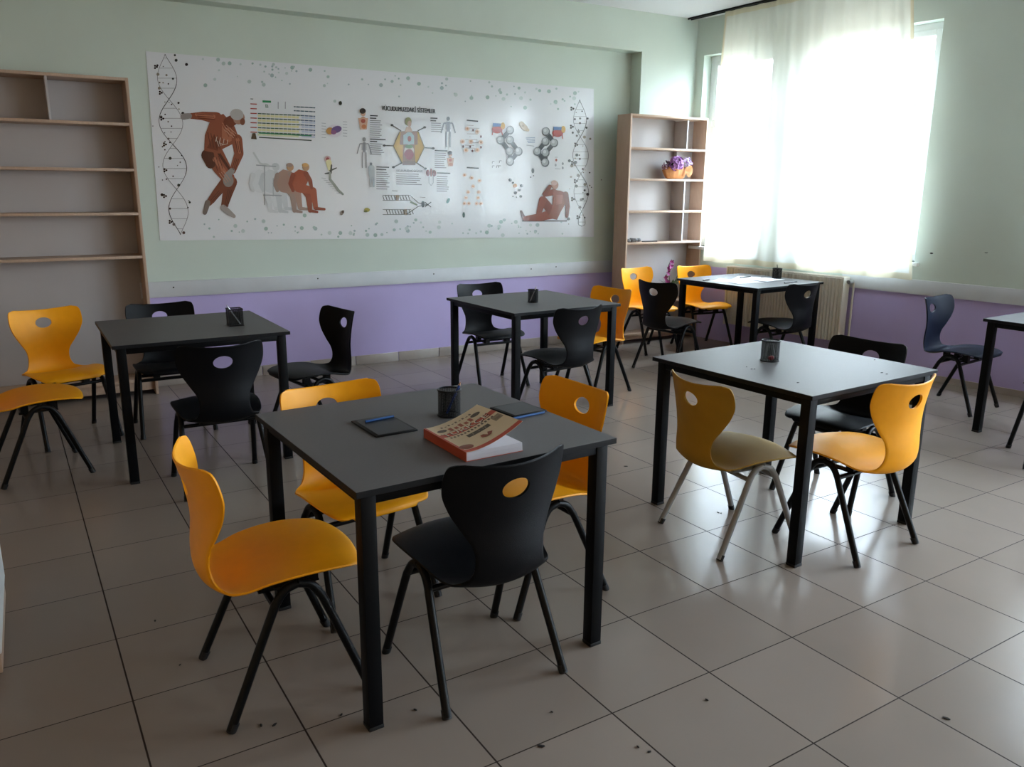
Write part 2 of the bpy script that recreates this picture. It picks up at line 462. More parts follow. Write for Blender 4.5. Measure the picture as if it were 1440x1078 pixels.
def make_shell(m):
    rows = smooth_path([Vector((y, z, wd)) for y, z, wd in PROF], 5)
    cv = []
    for i in range(len(CURV) - 1):
        for k in range(5): cv.append(CURV[i] + (CURV[i + 1] - CURV[i]) * k / 5)
    cv.append(CURV[-1])
    n = len(rows); NC = 28; th = .0095
    nor = []
    for i in range(n):
        a = rows[max(i - 1, 0)]; b = rows[min(i + 1, n - 1)]
        d = Vector((b.x - a.x, b.y - a.y)).normalized()
        nor.append(Vector((d.y, -d.x)))          # points up over the seat, forwards on the back
    bm = new(); top = []; bot = []
    for i, r in enumerate(rows):
        T, B = [], []
        for j in range(NC + 1):
            u = -1 + 2 * j / NC; u = math.sin(u * PI / 2) * .35 + u * .65; x = u * r.z
            off = cv[i] * x * x
            edge = 1 - min(1, (1 - abs(u)) / .04)
            T.append(bm.verts.new((x, r.x + nor[i].x * off, r.y + nor[i].y * off)))
            B.append(bm.verts.new((x * (1 - .012), r.x + nor[i].x * (off - th), r.y + nor[i].y * (off - th))))
        top.append(T); bot.append(B)
    for i in range(n - 1):
        for j in range(NC):
            bm.faces.new((top[i][j], top[i][j + 1], top[i + 1][j + 1], top[i + 1][j]))
            bm.faces.new((bot[i][j], bot[i + 1][j], bot[i + 1][j + 1], bot[i][j + 1]))
    rim = [(0, j) for j in range(NC)] + [(i, NC) for i in range(n - 1)] + [(n - 1, NC - j) for j in range(NC)] + [(n - 1 - i, 0) for i in range(n - 1)]
    mids = []
    for (i, j) in rim:
        t, b = top[i][j].co, bot[i][j].co
        o = Vector((0, 0, 0))
        if j in (0, NC): o += Vector((-1 if j == 0 else 1, 0, 0))
        if i in (0, n - 1):
            a = rows[0] - rows[1] if i == 0 else rows[-1] - rows[-2]
            o += Vector((0, a.x, a.y)).normalized()
        o.normalize()
        mids.append(bm.verts.new((t + b) / 2 + o * .0042))
    L = len(rim)
    for k in range(L):
        k2 = (k + 1) % L; (i, j), (i2, j2) = rim[k], rim[k2]
        bm.faces.new((top[i][j], mids[k], mids[k2], top[i2][j2])); bm.faces.new((mids[k], bot[i][j], bot[i2][j2], mids[k2]))
    bmesh.ops.recalc_face_normals(bm, faces=bm.faces[:])
    me = bpy.data.meshes.new('shell'); bm.to_mesh(me); bm.free()
    so = bpy.data.objects.new('shell', me); col.objects.link(so)
    bm = new(); rg = [[bm.verts.new((.047 * math.cos(2 * PI * k / 40), yy, .698 + .032 * math.sin(2 * PI * k / 40))) for k in range(40)] for yy in (-.4, -.1)]
    for k in range(40): bm.faces.new((rg[0][k], rg[0][(k + 1) % 40], rg[1][(k + 1) % 40], rg[1][k]))
    bm.faces.new(rg[0][::-1]); bm.faces.new(rg[1]); bmesh.ops.recalc_face_normals(bm, faces=bm.faces[:])
    ce = bpy.data.meshes.new('cut'); bm.to_mesh(ce); bm.free(); co = bpy.data.objects.new('cut', ce); col.objects.link(co)
    md = so.modifiers.new('hole', 'BOOLEAN'); md.operation = 'DIFFERENCE'; md.object = co; md.solver = 'EXACT'
    dg = bpy.context.evaluated_depsgraph_get(); full = bpy.data.meshes.new_from_object(so.evaluated_get(dg))
    for o in (so, co): bpy.data.objects.remove(o)
    for p in full.polygons: p.use_smooth = True
    full.set_sharp_from_angle(angle=math.radians(50))
    cn = [Vector(c.vector) for c in full.corner_normals]
    res = []
    for nm in ('seat', 'backrest'):
        vm = {}; vs = []; fs = []; ns = []
        for p in full.polygons:
            c = p.center; isb = c.z > .420 and c.y < -.1
            if isb != (nm == 'backrest'): continue
            f = []
            for li in p.loop_indices:
                v = full.loops[li].vertex_index
                if v not in vm: vm[v] = len(vs); vs.append(full.vertices[v].co.copy())
                f.append(vm[v]); ns.append(cn[li])
            fs.append(f)
        me = bpy.data.meshes.new(nm); me.from_pydata(vs, [], fs)
        for p in me.polygons: p.use_smooth = True
        me.normals_split_custom_set(ns); me.materials.append(m)
        res.append(me)
    return res


def u_path(sx):
    s = sx
    front = [(s * .217, .212, .006), (s * .196, .098, .305), (s * .191, .076, .355), (s * .188, .050, .388), (s * .187, .012, .401)]
    rear = [(s * .187, .012, .401), (s * .188, -.026, .388), (s * .190, -.053, .355), (s * .195, -.078, .305), (s * .217, -.212, .006)]

    def sm(p):
        q = smooth_path(p, 6)
        return q
    return sm(front), sm(rear)


def chair_parts():
    P = []
    for sx in (-1, 1):
        for path, foot in zip(u_path(sx), (0, -1)):
            bm = new(); tube(bm, path, .0135, 12)
            me = bpy.data.meshes.new('leg'); bmesh.ops.recalc_face_normals(bm, faces=bm.faces[:]); bm.to_mesh(me); bm.free()
            for p in me.polygons: p.use_smooth = True
            me.set_sharp_from_angle(angle=math.radians(50))
            c = path[foot]
            bm = new(); d = (path[1] - path[0]).normalized() if foot == 0 else (path[-2] - path[-1]).normalized()
            tube(bm, [Vector((c[0], c[1], 0)) + Vector((0, 0, 0)), Vector((c[0], c[1], 0)) + d * .028], .0152, 12)
            for v in bm.verts: v.co.z = max(v.co.z, 0.0)
            mc = bpy.data.meshes.new('foot_cap'); bm.to_mesh(mc); bm.free()
            for p in mc.polygons: p.use_smooth = True
            mc.set_sharp_from_angle(angle=math.radians(50))
            P.append(('leg', me, mc))
    return P


CP = chair_parts()


def bar_mesh(y, z, x):
    bm = new(); tube(bm, [(-x, y, z), (x, y, z)], .0105, 12); me = bpy.data.meshes.new('crossbar'); bm.to_mesh(me); bm.free()
    for p in me.polygons: p.use_smooth = True
    me.set_sharp_from_angle(angle=math.radians(50)); return me


BARS = [bar_mesh(.080, .345, .193), bar_mesh(-.058, .345, .193)]


def bracket_mesh(x):
    bm = new(); box(bm, x - .018, x + .018, -.085, .10, .353, .359); box(bm, x - .018, x + .018, .062, .098, .355, .434); box(bm, x - .018, x + .018, -.076, -.040, .355, .405)
    me = bpy.data.meshes.new('seat_bracket'); bm.to_mesh(me); bm.free(); return me


BRK = [bracket_mesh(-.09), bracket_mesh(.09)]
SHELLS = {}
for k_, m_ in (('yellow', YEL), ('mustard', OLV), ('black', BLK), ('navy', NAVY)): SHELLS[k_] = make_shell(m_)
for _, a_, b_ in CP: a_.materials.append(TUBEB); b_.materials.append(RUB)
for a_ in BARS + BRK: a_.materials.append(TUBEB)


def chair(x, y, deg, kind, label, grey=False):
    r = empty('classroom_chair', (x, y, 0), math.radians(deg - 90), label, 'chair', 'moulded plastic chairs around the tables')

    def add(nm, me, par=r):
        o = bpy.data.objects.new(nm, me); col.objects.link(o); o.parent = par
        if grey and me.materials[0] is TUBEB:
            o.material_slots[0].link = 'OBJECT'; o.material_slots[0].material = TUBEG
        return o
    if grey: r.scale = (1, 1, .955)
    add('seat', SHELLS[kind][0]); add('backrest', SHELLS[kind][1])
    for nm, me, mc in CP:
        l = add(nm, me); add('foot_cap', mc, l)
    for me in BARS: add('crossbar', me)
    for me in BRK: add('seat_bracket', me)
    return r


CHAIRS = [
    (.46, -.90, 0, 'yellow', 'yellow plastic chair at the left side of the front table, seen from its side'),
    (.873, -.508, -83, 'yellow', 'yellow plastic chair tucked under the far side of the front table'),
    (1.02, -1.154, 93, 'black', 'black plastic chair seen from behind, pushed up to the front table beside the book'),
    (1.487, -.765, 183, 'yellow', 'yellow plastic chair at the right side of the front table, hole above the tabletop'),
    (2.52, -.815, -6, 'mustard', 'dull mustard chair on grey legs beside the shining table'),
    (2.947, -1.124, 93, 'yellow', 'yellow plastic chair seen from behind at the near side of the shining table'),
    (3.372, -.72, 187, 'black', 'black plastic chair behind the far right edge of the shining table'),
    (.66, 1.02, 90, 'black', 'black plastic chair seen from behind at the left table, just beyond the front table'),
    (-.171, 1.70, 8, 'yellow', 'yellow chair at the left photo edge with only its seat and legs in view'),
    (.005, 2.30, -72, 'yellow', 'yellow plastic chair facing the camera in front of the left bookcase'),
    (.60, 2.23, -90, 'black', 'black plastic chair behind the left table, its top edge against the bookcase'),
    (1.34, 1.61, 190, 'black', 'black plastic chair in side view at the right of the left table'),
    (3.01, 2.27, -90, 'black', 'black plastic chair behind the middle table, against the lilac wall'),
    (2.95, 1.23, 97, 'black', 'black plastic chair seen from behind at the near side of the middle table'),
    (3.585, 1.70, 190, 'yellow', 'yellow plastic chair at the right side of the middle table'),
    (5.04, 2.755, -86, 'yellow', 'yellow plastic chair right in front of the white flower bookcase'),
    (5.665, 2.66, -97, 'yellow', 'yellow plastic chair behind the corner table, next to the orchid'),
    (4.63, 1.99, 10, 'black', 'black plastic chair with a pointed-looking back at the left of the corner table'),
    (5.42, 1.47, 93, 'black', 'black plastic chair in front of the radiator at the corner table'),
    (5.643, 0, -83, 'navy', 'navy blue plastic chair alone by the lilac wall under the white board, at the right'),
    (4.948, -1.060, 40, 'black', 'chair mostly outside the right photo edge with only dark legs in view'),
]
for c in CHAIRS: chair(*c[:5], grey=c[3] == 'mustard')

# ------------------------------------------------------------------ bookcases
def bookcase(name, x0, x1, y0, y1, h, shelves, base, dividers, label, th=.02):
    r = empty(name, ((x0 + x1) / 2, y0, 0), 0, label, 'bookcase', 'open bookcases'); ox = (x0 + x1) / 2
    def P(nm, a, b, c, d, e_, f_, m): return boxo(nm, (a - ox, b - ox, c - y0, d - y0, e_, f_), m, r, bevel=.0012)
    P('side_panel', x0, x0 + th, y0, y1, 0, h, BEECH); P('side_panel', x1 - th, x1, y0, y1, 0, h, BEECH)
    P('top_panel', x0 + th, x1 - th, y0, y1, h - th, h, BEECH)
    P('back_panel', x0 + th, x1 - th, y1 - .008, y1, .06, h - th, BACKW)
    for z in shelves: P('shelf', x0 + th, x1 - th, y0 + .002, y1 - .008, z - th / 2, z + th / 2, BEECH)
    P('bottom_shelf', x0 + th, x1 - th, y0, y1 - .008, base - .02, base, BEECH)
    P('plinth', x0 + th, x1 - th, y0 + .03, y0 + .045, .035, base - .02, BEECH)
    for (xd, za, zb, back) in dividers: P('divider', xd - .007, xd + .007, y0 + back, y1 - .008, za, zb, BACKW)
    return r


bookcase('bookcase', -.90, .632, 3.20, 3.452, 2.265, (1.955, 1.645, 1.34, 1.032), .125, [(.128, 1.966, 2.244, .004)],
         'tall empty beech bookcase at the left edge against the mint wall')
zz = [.405, 1.01, 1.32, 1.63, 1.925, 2.218]
bookcase('bookcase', 4.985, 5.99, 3.09, 3.292, 2.24, (.405, 1.01, 1.32, 1.63, 1.925), .10,
         [(5.72, zz[k] + .0105, zz[k + 1] - .0105, .14 if k == 3 else .004) for k in (1, 2, 3, 4)],
         'tall pale bookcase with a flower basket, standing in the corner beside the window')

# ------------------------------------------------------------------ radiator
r = empty('radiator', tuple(rw(ty(2.0), -.08, .2)), math.atan2(E_.y, E_.x), 'cream ribbed panel radiator under the curtained window', 'radiator')
# local: x along the wall (towards the camera), y = into the room is -n -> local y = left of E_
t0, t1 = ty(2.64) - ty(2.0), ty(1.37) - ty(2.0)
def ybox(bm, a, b, n0, n1, z0, z1, **k): box(bm, a, b, -n1 - .08 + .08, -n0 - .08 + .08, z0, z1, **k)
bm = new(); D = .045
N = 38; xs = []
pts = []
for k in range(N * 8 + 1):
    u = k / (N * 8); ph = (k % 8) / 8
    pr = .5 - .5 * math.cos(2 * PI * ph); pr = min(1, pr * 1.6)
    pts.append((t0 + .02 + u * (t1 - t0 - .04), -D - .010 * pr))
fr = [[bm.verts.new((x, sgn * y if sgn > 0 else y, z)) for x, y in pts] for sgn, z in ((1, .02), (1, .58))]
for k in range(len(pts) - 1): bm.faces.new((fr[0][k], fr[0][k + 1], fr[1][k + 1], fr[1][k]))
box(bm, t0 + .02, t1 - .02, -D, -D + .02, .02, .58); obj('front_panel', bm, RADW, r, smooth=35)
bm = new(); box(bm, t0 + .02, t1 - .02, D - .02, D, .02, .58); obj('rear_panel', bm, RADW, r)
for a, b in ((t0, t0 + .018), (t1 - .018, t1)):
    bm = new(); box(bm, a, b, -D - .012, D, .01, .595, bevel=.004); obj('side_cover', bm, RADW, r, smooth=40)
bm = new()
for k in range(5): box(bm, t0 + .018, t1 - .018, -D - .008 + k * .021, -D - .002 + k * .021, .585, .597)
for k in range(60):
    xx = t0 + .03 + k * (t1 - t0 - .06) / 59; box(bm, xx - .003, xx + .003, -D - .006, D, .582, .588)
obj('top_grille', bm, RADW, r)
bm = new(); tube(bm, [(t1 - .02, 0, .555), (t1 + .03, 0, .555)], .012); tube(bm, [(t1 + .03, -.03, .555), (t1 + .03, .03, .555)], .017); obj('valve', bm, SILV, r, smooth=40)
bm = new(); tube(bm, [(t1 + .03, .03, .555), (t1 + .03, .055, .54), (t1 + .03, .06, .50), (t1 + .03, .06, -.2)], .009); obj('pipe', bm, RADW, r, smooth=40)
bm = new()
for xx in (t0 + .2, t1 - .2): box(bm, xx - .02, xx + .02, D, .078, .1, .55)
obj('wall_bracket', bm, RADW, r)

# ------------------------------------------------------------------ curtain and rail
def rail_x(y): return 5.845 + (3.275 - y) * 0.030


bm = new(); ya, yb = 3.29, -3.0
for dx in (-.028, .012):
    vs = [Vector((rail_x(y) + dx + ox, y, z)) for y in (ya, yb) for ox in (0, .012) for z in (3.182, 3.1995)]
    bmv = [bm.verts.new(v) for v in vs]
    for f in ((0, 1, 3, 2), (4, 6, 7, 5), (0, 4, 5, 1), (2, 3, 7, 6), (0, 2, 6, 4), (1, 5, 7, 3)): bm.faces.new([bmv[q] for q in f])
tag(obj('curtain_rail', bm, DARKM), 'thin dark curtain rail fixed to the ceiling along the window wall', 'curtain rail')


def curtain(name, y_top, y_bot, zt, zb, label, seed, hem=True, side=True):
    rnd = random.Random(seed)
    ph = [(rnd.uniform(0, 6.28), rnd.uniform(.6, 1.4)) for _ in range(8)]
    NU, NV = 220, 60
    root = empty(name, (0, 0, 0), 0, label, 'curtain', 'sheer window curtains')

    def P(u, v):
        # v = 0 top, 1 bottom
        yt = y_top[0] + (y_top[1] - y_top[0]) * u; yb_ = y_bot[0] + (y_bot[1] - y_bot[0]) * u
        y = yt + (yb_ - yt) * v
        xt = rail_x(yt) - .004; xb = 5.97 + .113 * (3.30 - yb_) - .135
        x = xt + (xb - xt) * v ** .9
        amp = .012 + .014 * v
        L = abs(y_top[1] - y_top[0]); s = u * L
        d = math.sin(s * 31 + ph[0][0] + .8 * math.sin(s * 4 + ph[1][0])) * .55 + math.sin(s * 14 + ph[2][0] + v * .6) * .8 * v + math.sin(s * 63 + ph[3][0]) * .35 * (1 - v) + math.sin(s * 5.5 + ph[4][0]) * .6
        return Vector((x - amp * d, y + amp * .5 * math.cos(s * 31 + ph[0][0]), zt + (zb - zt) * v))
    vh = 1 - .052 / (zt - zb); vt = .045 / (zt - zb); us = .011
    def grid(nm, u0, u1, v0, v1, nu, nv, m):
        b = new(); g = [[b.verts.new(P(u0 + (u1 - u0) * i / nu, v0 + (v1 - v0) * j / nv)) for i in range(nu + 1)] for j in range(nv + 1)]
        for j in range(nv):
            for i in range(nu): b.faces.new((g[j][i], g[j][i + 1], g[j + 1][i + 1], g[j + 1][i]))
        return obj(nm, b, m, root, smooth=180)
    grid('curtain_panel', us, 1 - us, vt, vh, NU, NV, SHEER)
    grid('bottom_hem', us, 1 - us, vh, 1, NU, 4, HEM); grid('heading_tape', us, 1 - us, 0, vt, NU, 4, HEM)
    grid('side_hem', 0, us, 0, 1, 3, NV, HEM); grid('side_hem', 1 - us, 1, 0, 1, 3, NV, HEM)
    return root


curtain('sheer_curtain', (2.80, .93), (2.92, .78), 3.178, .825, 'pale sheer curtain hanging over the bright window in the corner', 3)
curtain('sheer_curtain', (-.28, -.98), (-.25, -.98), 3.178, .90, 'pale sheer curtain beyond the right edge, seen only in reflections', 9)

# ------------------------------------------------------------------ poster (flat print on the back wall)
YP = YB - .004
PB = new()
CL = PB.loops.layers.float_color.new('print')
layer = [0]


def print_poly(pts3, c, bump=True):
    if bump: layer[0] += 1
    vs = [PB.verts.new(p + Vector((0, -.000003 * layer[0], 0))) for p in pts3]
    try: f = PB.faces.new(vs)
    except ValueError: return
    cc = lin(c)
    for l in f.loops: l[CL] = cc


def pp(x, y): return at_y(x, y, YP - .0005)


def poly(c, *pts): print_poly([pp(*p) for p in pts], c)


def ell(c, x, y, rx, ry=None, n=16, rot=0):
    ry = ry or rx
    print_poly([pp(x + rx * math.cos(a) * math.cos(rot) - ry * math.sin(a) * math.sin(rot), y + rx * math.cos(a) * math.sin(rot) + ry * math.sin(a) * math.cos(rot)) for a in [2 * PI * k / n for k in range(n)]], c)


def line(c, w_, *pts):
    for (x0, y0), (x1, y1) in zip(pts, pts[1:]):
        d = math.hypot(x1 - x0, y1 - y0) or 1; nx, ny = -(y1 - y0) / d * w_ / 2, (x1 - x0) / d * w_ / 2
        print_poly([pp(x0 + nx, y0 + ny), pp(x1 + nx, y1 + ny), pp(x1 - nx, y1 - ny), pp(x0 - nx, y0 - ny)], c)
    

def limb(c, *pr):
    # tapered limb through (x, y, r); drawn as quads and discs
    for (x0, y0, r0), (x1, y1, r1) in zip(pr, pr[1:]):
        d = math.hypot(x1 - x0, y1 - y0) or 1; nx, ny = -(y1 - y0) / d, (x1 - x0) / d
        print_poly([pp(x0 + nx * r0, y0 + ny * r0), pp(x1 + nx * r1, y1 + ny * r1), pp(x1 - nx * r1, y1 - ny * r1), pp(x0 - nx * r0, y0 - ny * r0)], c)
    for x, y, r_ in pr: ell(c, x, y, r_, n=12)


def textblock(x, y, w_, n, dy=2.9, c='6a6a70', slope=0.03, h=1.0):
    for k in range(n):
        ww = w_ * random.uniform(.72, 1.0); yy = y + k * dy
        line(c, h, (x, yy), (x + ww, yy + ww * slope))


rnd = random.Random(4)
# scattered teal dots along both long edges
for k in range(190):
    u = rnd.random(); px = 285 + u * 530
    topy = 72 + (px - 205) * .0841; boty = 338 - (px - 225) * .0082
    if rnd.random() < .55: py = topy + 3 + abs(rnd.gauss(0, 16))
    else: py = boty - 3 - abs(rnd.gauss(0, 13))
    ell(rnd.choice(['a9bcb8', 'b4c2c0', '9db3ad', 'c1cccb', 'a6b5b8']), px, py, rnd.choice([1.0, 1.3, 1.6, 2.2, 2.8]), n=10)


def helix(x0, y0, x1, y1, turns, hw, c1):
    NN = 90; A = []; B = []
    for k in range(NN + 1):
        u = k / NN; x = x0 + (x1 - x0) * u; y = y0 + (y1 - y0) * u; s = math.sin(u * PI * turns) * hw * (math.sin(u * PI) ** .25)
        A.append((x + s, y)); B.append((x - s, y))
    for k in range(NN):
        line(c1, 1.0 if (k // 15) % 2 else .7, A[k], A[k + 1]); line('77787c', .7, B[k], B[k + 1])
        if k % 5 == 2: line('8a8a8e', .6, A[k], B[k])
    for k in range(46):
        u = rnd.random(); x = x0 + (x1 - x0) * u + rnd.gauss(0, hw * .8); y = y0 + (y1 - y0) * u
        ell(rnd.choice(['2a2224', '4b3a3a', '6b6462', '3a3f3a', '8b8478']), x, y, rnd.choice([.8, 1.1, 1.6, 2.2]), n=8)
    for k in range(7):
        u = (k + .5) / 7; x = x0 + (x1 - x0) * u - hw * .9 + rnd.uniform(-5, 5); y = y0 + (y1 - y0) * u
        for a in (0, 2.1, 4.2): ell('2c1f22', x + 1.8 * math.cos(a), y + 1.8 * math.sin(a), 1.5, n=8)


helix(232, 76, 254, 330, 4.0, 17, '3c3d42')
helix(815, 140, 818, 318, 3.4, 11, '55565a')

# standing anatomical figure bent forward
M1, M2, M3, M4 = '8a4a36', '6e3626', 'a9664e', '4d231c'
limb(M2, (322, 250, 8), (304, 272, 6), (294, 285, 4.5)); limb('6d625e', (292, 285, 4), (288, 299, 3))
limb(M2, (325, 256, 8.5), (320, 272, 7), (315, 292, 4.5)); limb('9a9290', (314, 292, 4.5), (322, 299, 4), (329, 304, 2.5))
limb(M1, (300, 216, 14), (312, 236, 12), (322, 252, 8.5)); limb(M4, (292, 218, 9), (296, 230, 7)); ell('8d8581', 321, 254, 7.5, 9)
limb(M3, (302, 224, 3), (318, 244, 2.5)); limb(M4, (308, 216, 2), (324, 240, 1.8))
poly(M1, (297, 166), (314, 160), (330, 178), (336, 194), (328, 202), (312, 210), (309, 216), (287, 212), (288, 190))
poly(M3, (312, 172), (326, 180), (332, 194), (322, 200), (312, 194)); poly(M2, (300, 190), (310, 200), (306, 212), (291, 208))
for k in range(5): line('b9a094', .8, (304 + k * 2, 196 + k * 2), (308 + k * 3, 206 - k))
limb(M1, (304, 166, 8.5), (285, 163, 6), (268, 163, 4)); limb('8f8886', (266, 163, 4), (258, 164, 4.5)); limb(M3, (300, 164, 3), (276, 161, 2))
limb(M1, (333, 196, 7.5), (336, 216, 6.5)); limb(M1, (336, 216, 6.5), (327, 240, 4.5)); limb('8f8886', (326, 240, 4), (320, 247, 5)); limb(M3, (334, 196, 2.5), (337, 214, 2))
limb(M2, (322, 172, 8), (332, 166, 7)); ell('a77e6c', 336, 166, 8, 9, rot=.3); ell('b3afad', 333, 161, 9.5, 8, rot=.2); ell('7c4b3b', 341, 171, 3.5, 5)

for (x0, y0), (x1, y1), n_, (ox, oy), c in (((292, 186), (296, 206), 4, (4.5, 1.5), M4), ((312, 174), (322, 192), 4, (4, 1.2), M2), ((306, 240), (300, 222), 3, (3.6, -1.5), M4), ((314, 240), (324, 254), 3, (-3, 1.5), 'c08a74'),
                                          ((276, 160), (300, 162), 3, (1, 3), M4), ((331, 198), (334, 214), 3, (2.6, .2), M4), ((331, 222), (326, 238), 3, (2.2, .8), M4), ((321, 266), (316, 290), 3, (2.2, .3), M4), ((308, 268), (296, 282), 3, (2, 1.6), M4), ((318, 176), (332, 188), 3, (-1.6, 3), 'c2917c')):
    for q in range(n_): line(c, .8, (x0 + ox * q, y0 + oy * q), (x1 + ox * q, y1 + oy * q))
for q in range(4): line('c9b3a6', .9, (305 + q * 5, 192 + q * 1.5), (303 + q * 5.5, 199 + q * 1.2))

# row of seated figures fading to the left
for i, (dx, c1, c2) in enumerate(((-56, 'd3d6d9', 'cccfd2'), (-42, 'c6cacd', 'bfc4c8'), (-22, '9f7f74', '97817a'), (0, '9c4632', '86382a'))):
    X = lambda v: v + dx
    limb(c2, (X(425), 262, 6), (X(434), 275, 4.5), (X(436), 296, 3)); limb(c2, (X(436), 296, 2.4), (X(446), 298, 1.6))
    limb(c1, (X(420), 264, 6.5), (X(440), 268, 5), (X(444), 292, 3.2)); limb(c2, (X(444), 293, 2.4), (X(456), 294, 1.8))
    poly(c1, (X(412), 244), (X(420), 238), (X(432), 241), (X(434), 252), (X(428), 266), (X(412), 268), (X(407), 256))
    limb(c2, (X(430), 244, 3.6), (X(436), 254, 3), (X(438), 264, 2.2)); limb(c2, (X(412), 246, 3.4), (X(408), 258, 2.8), (X(412), 268, 2.2))
    ell('b08a6c' if i > 1 else c1, X(430), 235, 5, 5.5); ell('c79a62' if i == 3 else c2, X(429), 232, 4.6, 3)
line('8d9296', 1.2, (372, 232), (372, 288)); line('8d9296', 1.2, (370, 274), (396, 275)); line('9aa0a4', 1.0, (384, 250), (384, 276)); line('9aa0a4', 1.5, (360, 232), (388, 234)); line('c4c8ca', 2.4, (356, 214), (366, 230), (378, 232))

# periodic table
poly('2f8a58', (369, 141), (381, 141.6), (381, 144.5), (369, 144)); line('3f4a46', 1.0, (352, 139), (356, 139.2))
for k in range(7):
    y = 146 + k * 6.6
    line('a23c34', 1.4, (352, y), (361, y + .4))
    if k < 2: line('3d5560', 1.5, (413 + (0), y + 4 - k), (443, y + 5.6 - k))
    else:
        line('3f5a4a', 1.5, (362, y + .4), (424, y + 3.2)); line('4d5d78', 1.5, (424, y + 3.2), (443, y + 4.4))
        line('d9d3a4' if k < 6 else 'c8cfae', 3.2, (362, y + 3.3), (420, y + 6)); line('b9c3d6', 2.6, (424, y + 6), (443, y + 7))
    for q in range(14): line('dfe2e2', .6, (362 + q * 6, y - 1), (362 + q * 6, y + 5))
line('2f7a58', 1.6, (364, 187), (438, 191)); line('3d4b44', 1.6, (364, 193), (438, 197.5)); poly('4b3f33', (353, 195), (355, 187), (359, 187), (361, 196))
for q in (391, 401): line('777b80', .8, (q, 143), (q, 153))

# cells, nerve cell, small organisms
ell('d8d3dc', 470, 184, 11, 9); ell('b98a50', 464, 184, 5.5, 5); ell('5c4480', 473, 182, 7.5, 4.8, rot=-.3); ell('7a4a78', 469, 186, 4, 3)
for k in range(6): line('9aa0a8', .7, (452, 173 + k * 4), (458, 173.5 + k * 4)); line('9aa0a8', .7, (482, 171 + k * 4), (488, 171.4 + k * 4))
ell('c9a9ab', 460.5, 223.5, 4.6); ell('93464a', 460.5, 223.5, 2.4); limb('d5cfa0', (462, 228, 4), (464, 238, 3)); limb('4a5250', (466, 232, 1), (465, 243, 1.5), (457, 244, .8)); limb('4a5250', (464, 240, 1.2), (473, 236, .7))
limb('8b928e', (464, 243, 1.4), (464, 252, 1.7), (470, 260, 1.9), (476, 268, 1.9), (482, 273, 1.4))
for k in range(8): line('a4a8ac', .7, (452 + k * 3, 250 + k * 3), (458 + k * 3, 251 + k * 3))
ell('2a3028', 478.5, 145, 2.3, 3); ell('77706c', 481, 299, 4, 2.2, rot=-1); ell('3a2c2e', 482, 298, 1.5); ell('9c9648', 516, 295, 4, 3); ell('5d6438', 514, 297, 2.5, 1.5)
ell('4d7f7c', 630, 282, 4, 2, rot=-1.1); ell('2f4a48', 652, 302, 1.6, 4)

# central body-systems chart
HX = [(562, 185), (588, 185), (596.5, 207), (586, 229), (565, 229), (553, 205)]
poly('b8912c', *HX)
for a, b in zip(HX, HX[1:] + HX[:1]): line('5f522a', 1.2, a, b)
for a, b in (((564, 184), (551, 176)), ((587, 184), (597, 179)), ((553, 205), (540, 204.5)), ((597, 207.5), (609, 208.5)), ((565, 229), (553, 235)), ((586, 229), (598, 237))):
    line('3c3834', 1.5, a, b); ell('2c2826', b[0], b[1], 2.2, 1.7, n=8)
poly('8d6a58', (563, 185), (587, 185), (587, 203), (583, 204), (584, 232), (566, 232), (567, 204), (562, 203))
poly('9fb4b8', (567, 190), (573, 186), (578, 186), (582, 191), (582, 203), (567, 203)); ell('8c3832', 575.5, 195, 2.6, 4); ell('d2cbc4', 575, 212, 7, 9); ell('8d3446', 575, 217, 6.5, 7.5); ell('587a4c', 575, 206, 6, 2.6); poly('6e5348', (567, 226), (584, 226), (584, 232), (566, 232))
ell('8b8a5c', 574, 171, 4.6, 6.2); ell('b99a86', 575.5, 174, 2.8, 4.4); poly('b99a86', (571.5, 178), (577, 178), (580, 185), (569, 185))
# small figures at the sides of the chart
def bust(x, y, s=1.0):
    ell('b98a70', x, y + 20 * s, 5.5 * s, 8 * s); poly('c79d86', (x - 7 * s, y + 14 * s), (x + 7 * s, y + 14 * s), (x + 5 * s, y + 30 * s), (x - 4 * s, y + 30 * s)); ell('c79d86', x, y + 7 * s, 3.4 * s, 4.6 * s); ell('201818', x - .6 * s, y + 4 * s, 4.4 * s, 4 * s); ell('a04a3c', x, y + 18 * s, 3.2 * s, 3 * s); ell('b9714c', x + 1 * s, y + 26 * s, 3.4 * s, 3 * s)


bust(510.5, 152); bust(633, 212, .72)
def bones(x, y, h, c, w_=1.4):
    s = h / 44; ell(c, x, y + 3 * s, 2.4 * s, 3 * s); line(c, w_ * 2.6, (x, y + 7 * s), (x, y + 21 * s)); line(c, w_, (x - 6 * s, y + 9 * s), (x + 6 * s, y + 9 * s))
    for q in (-1, 1): line(c, w_, (x + q * 6 * s, y + 9 * s), (x + q * 10 * s, y + 23 * s)); line(c, w_, (x + q * 2.6 * s, y + 21 * s), (x + q * 2.6 * s, y + 43 * s))
    for k in range(4): line(c, .8, (x - 4 * s, y + (11 + k * 2) * s), (x + 4 * s, y + (11 + k * 2) * s))


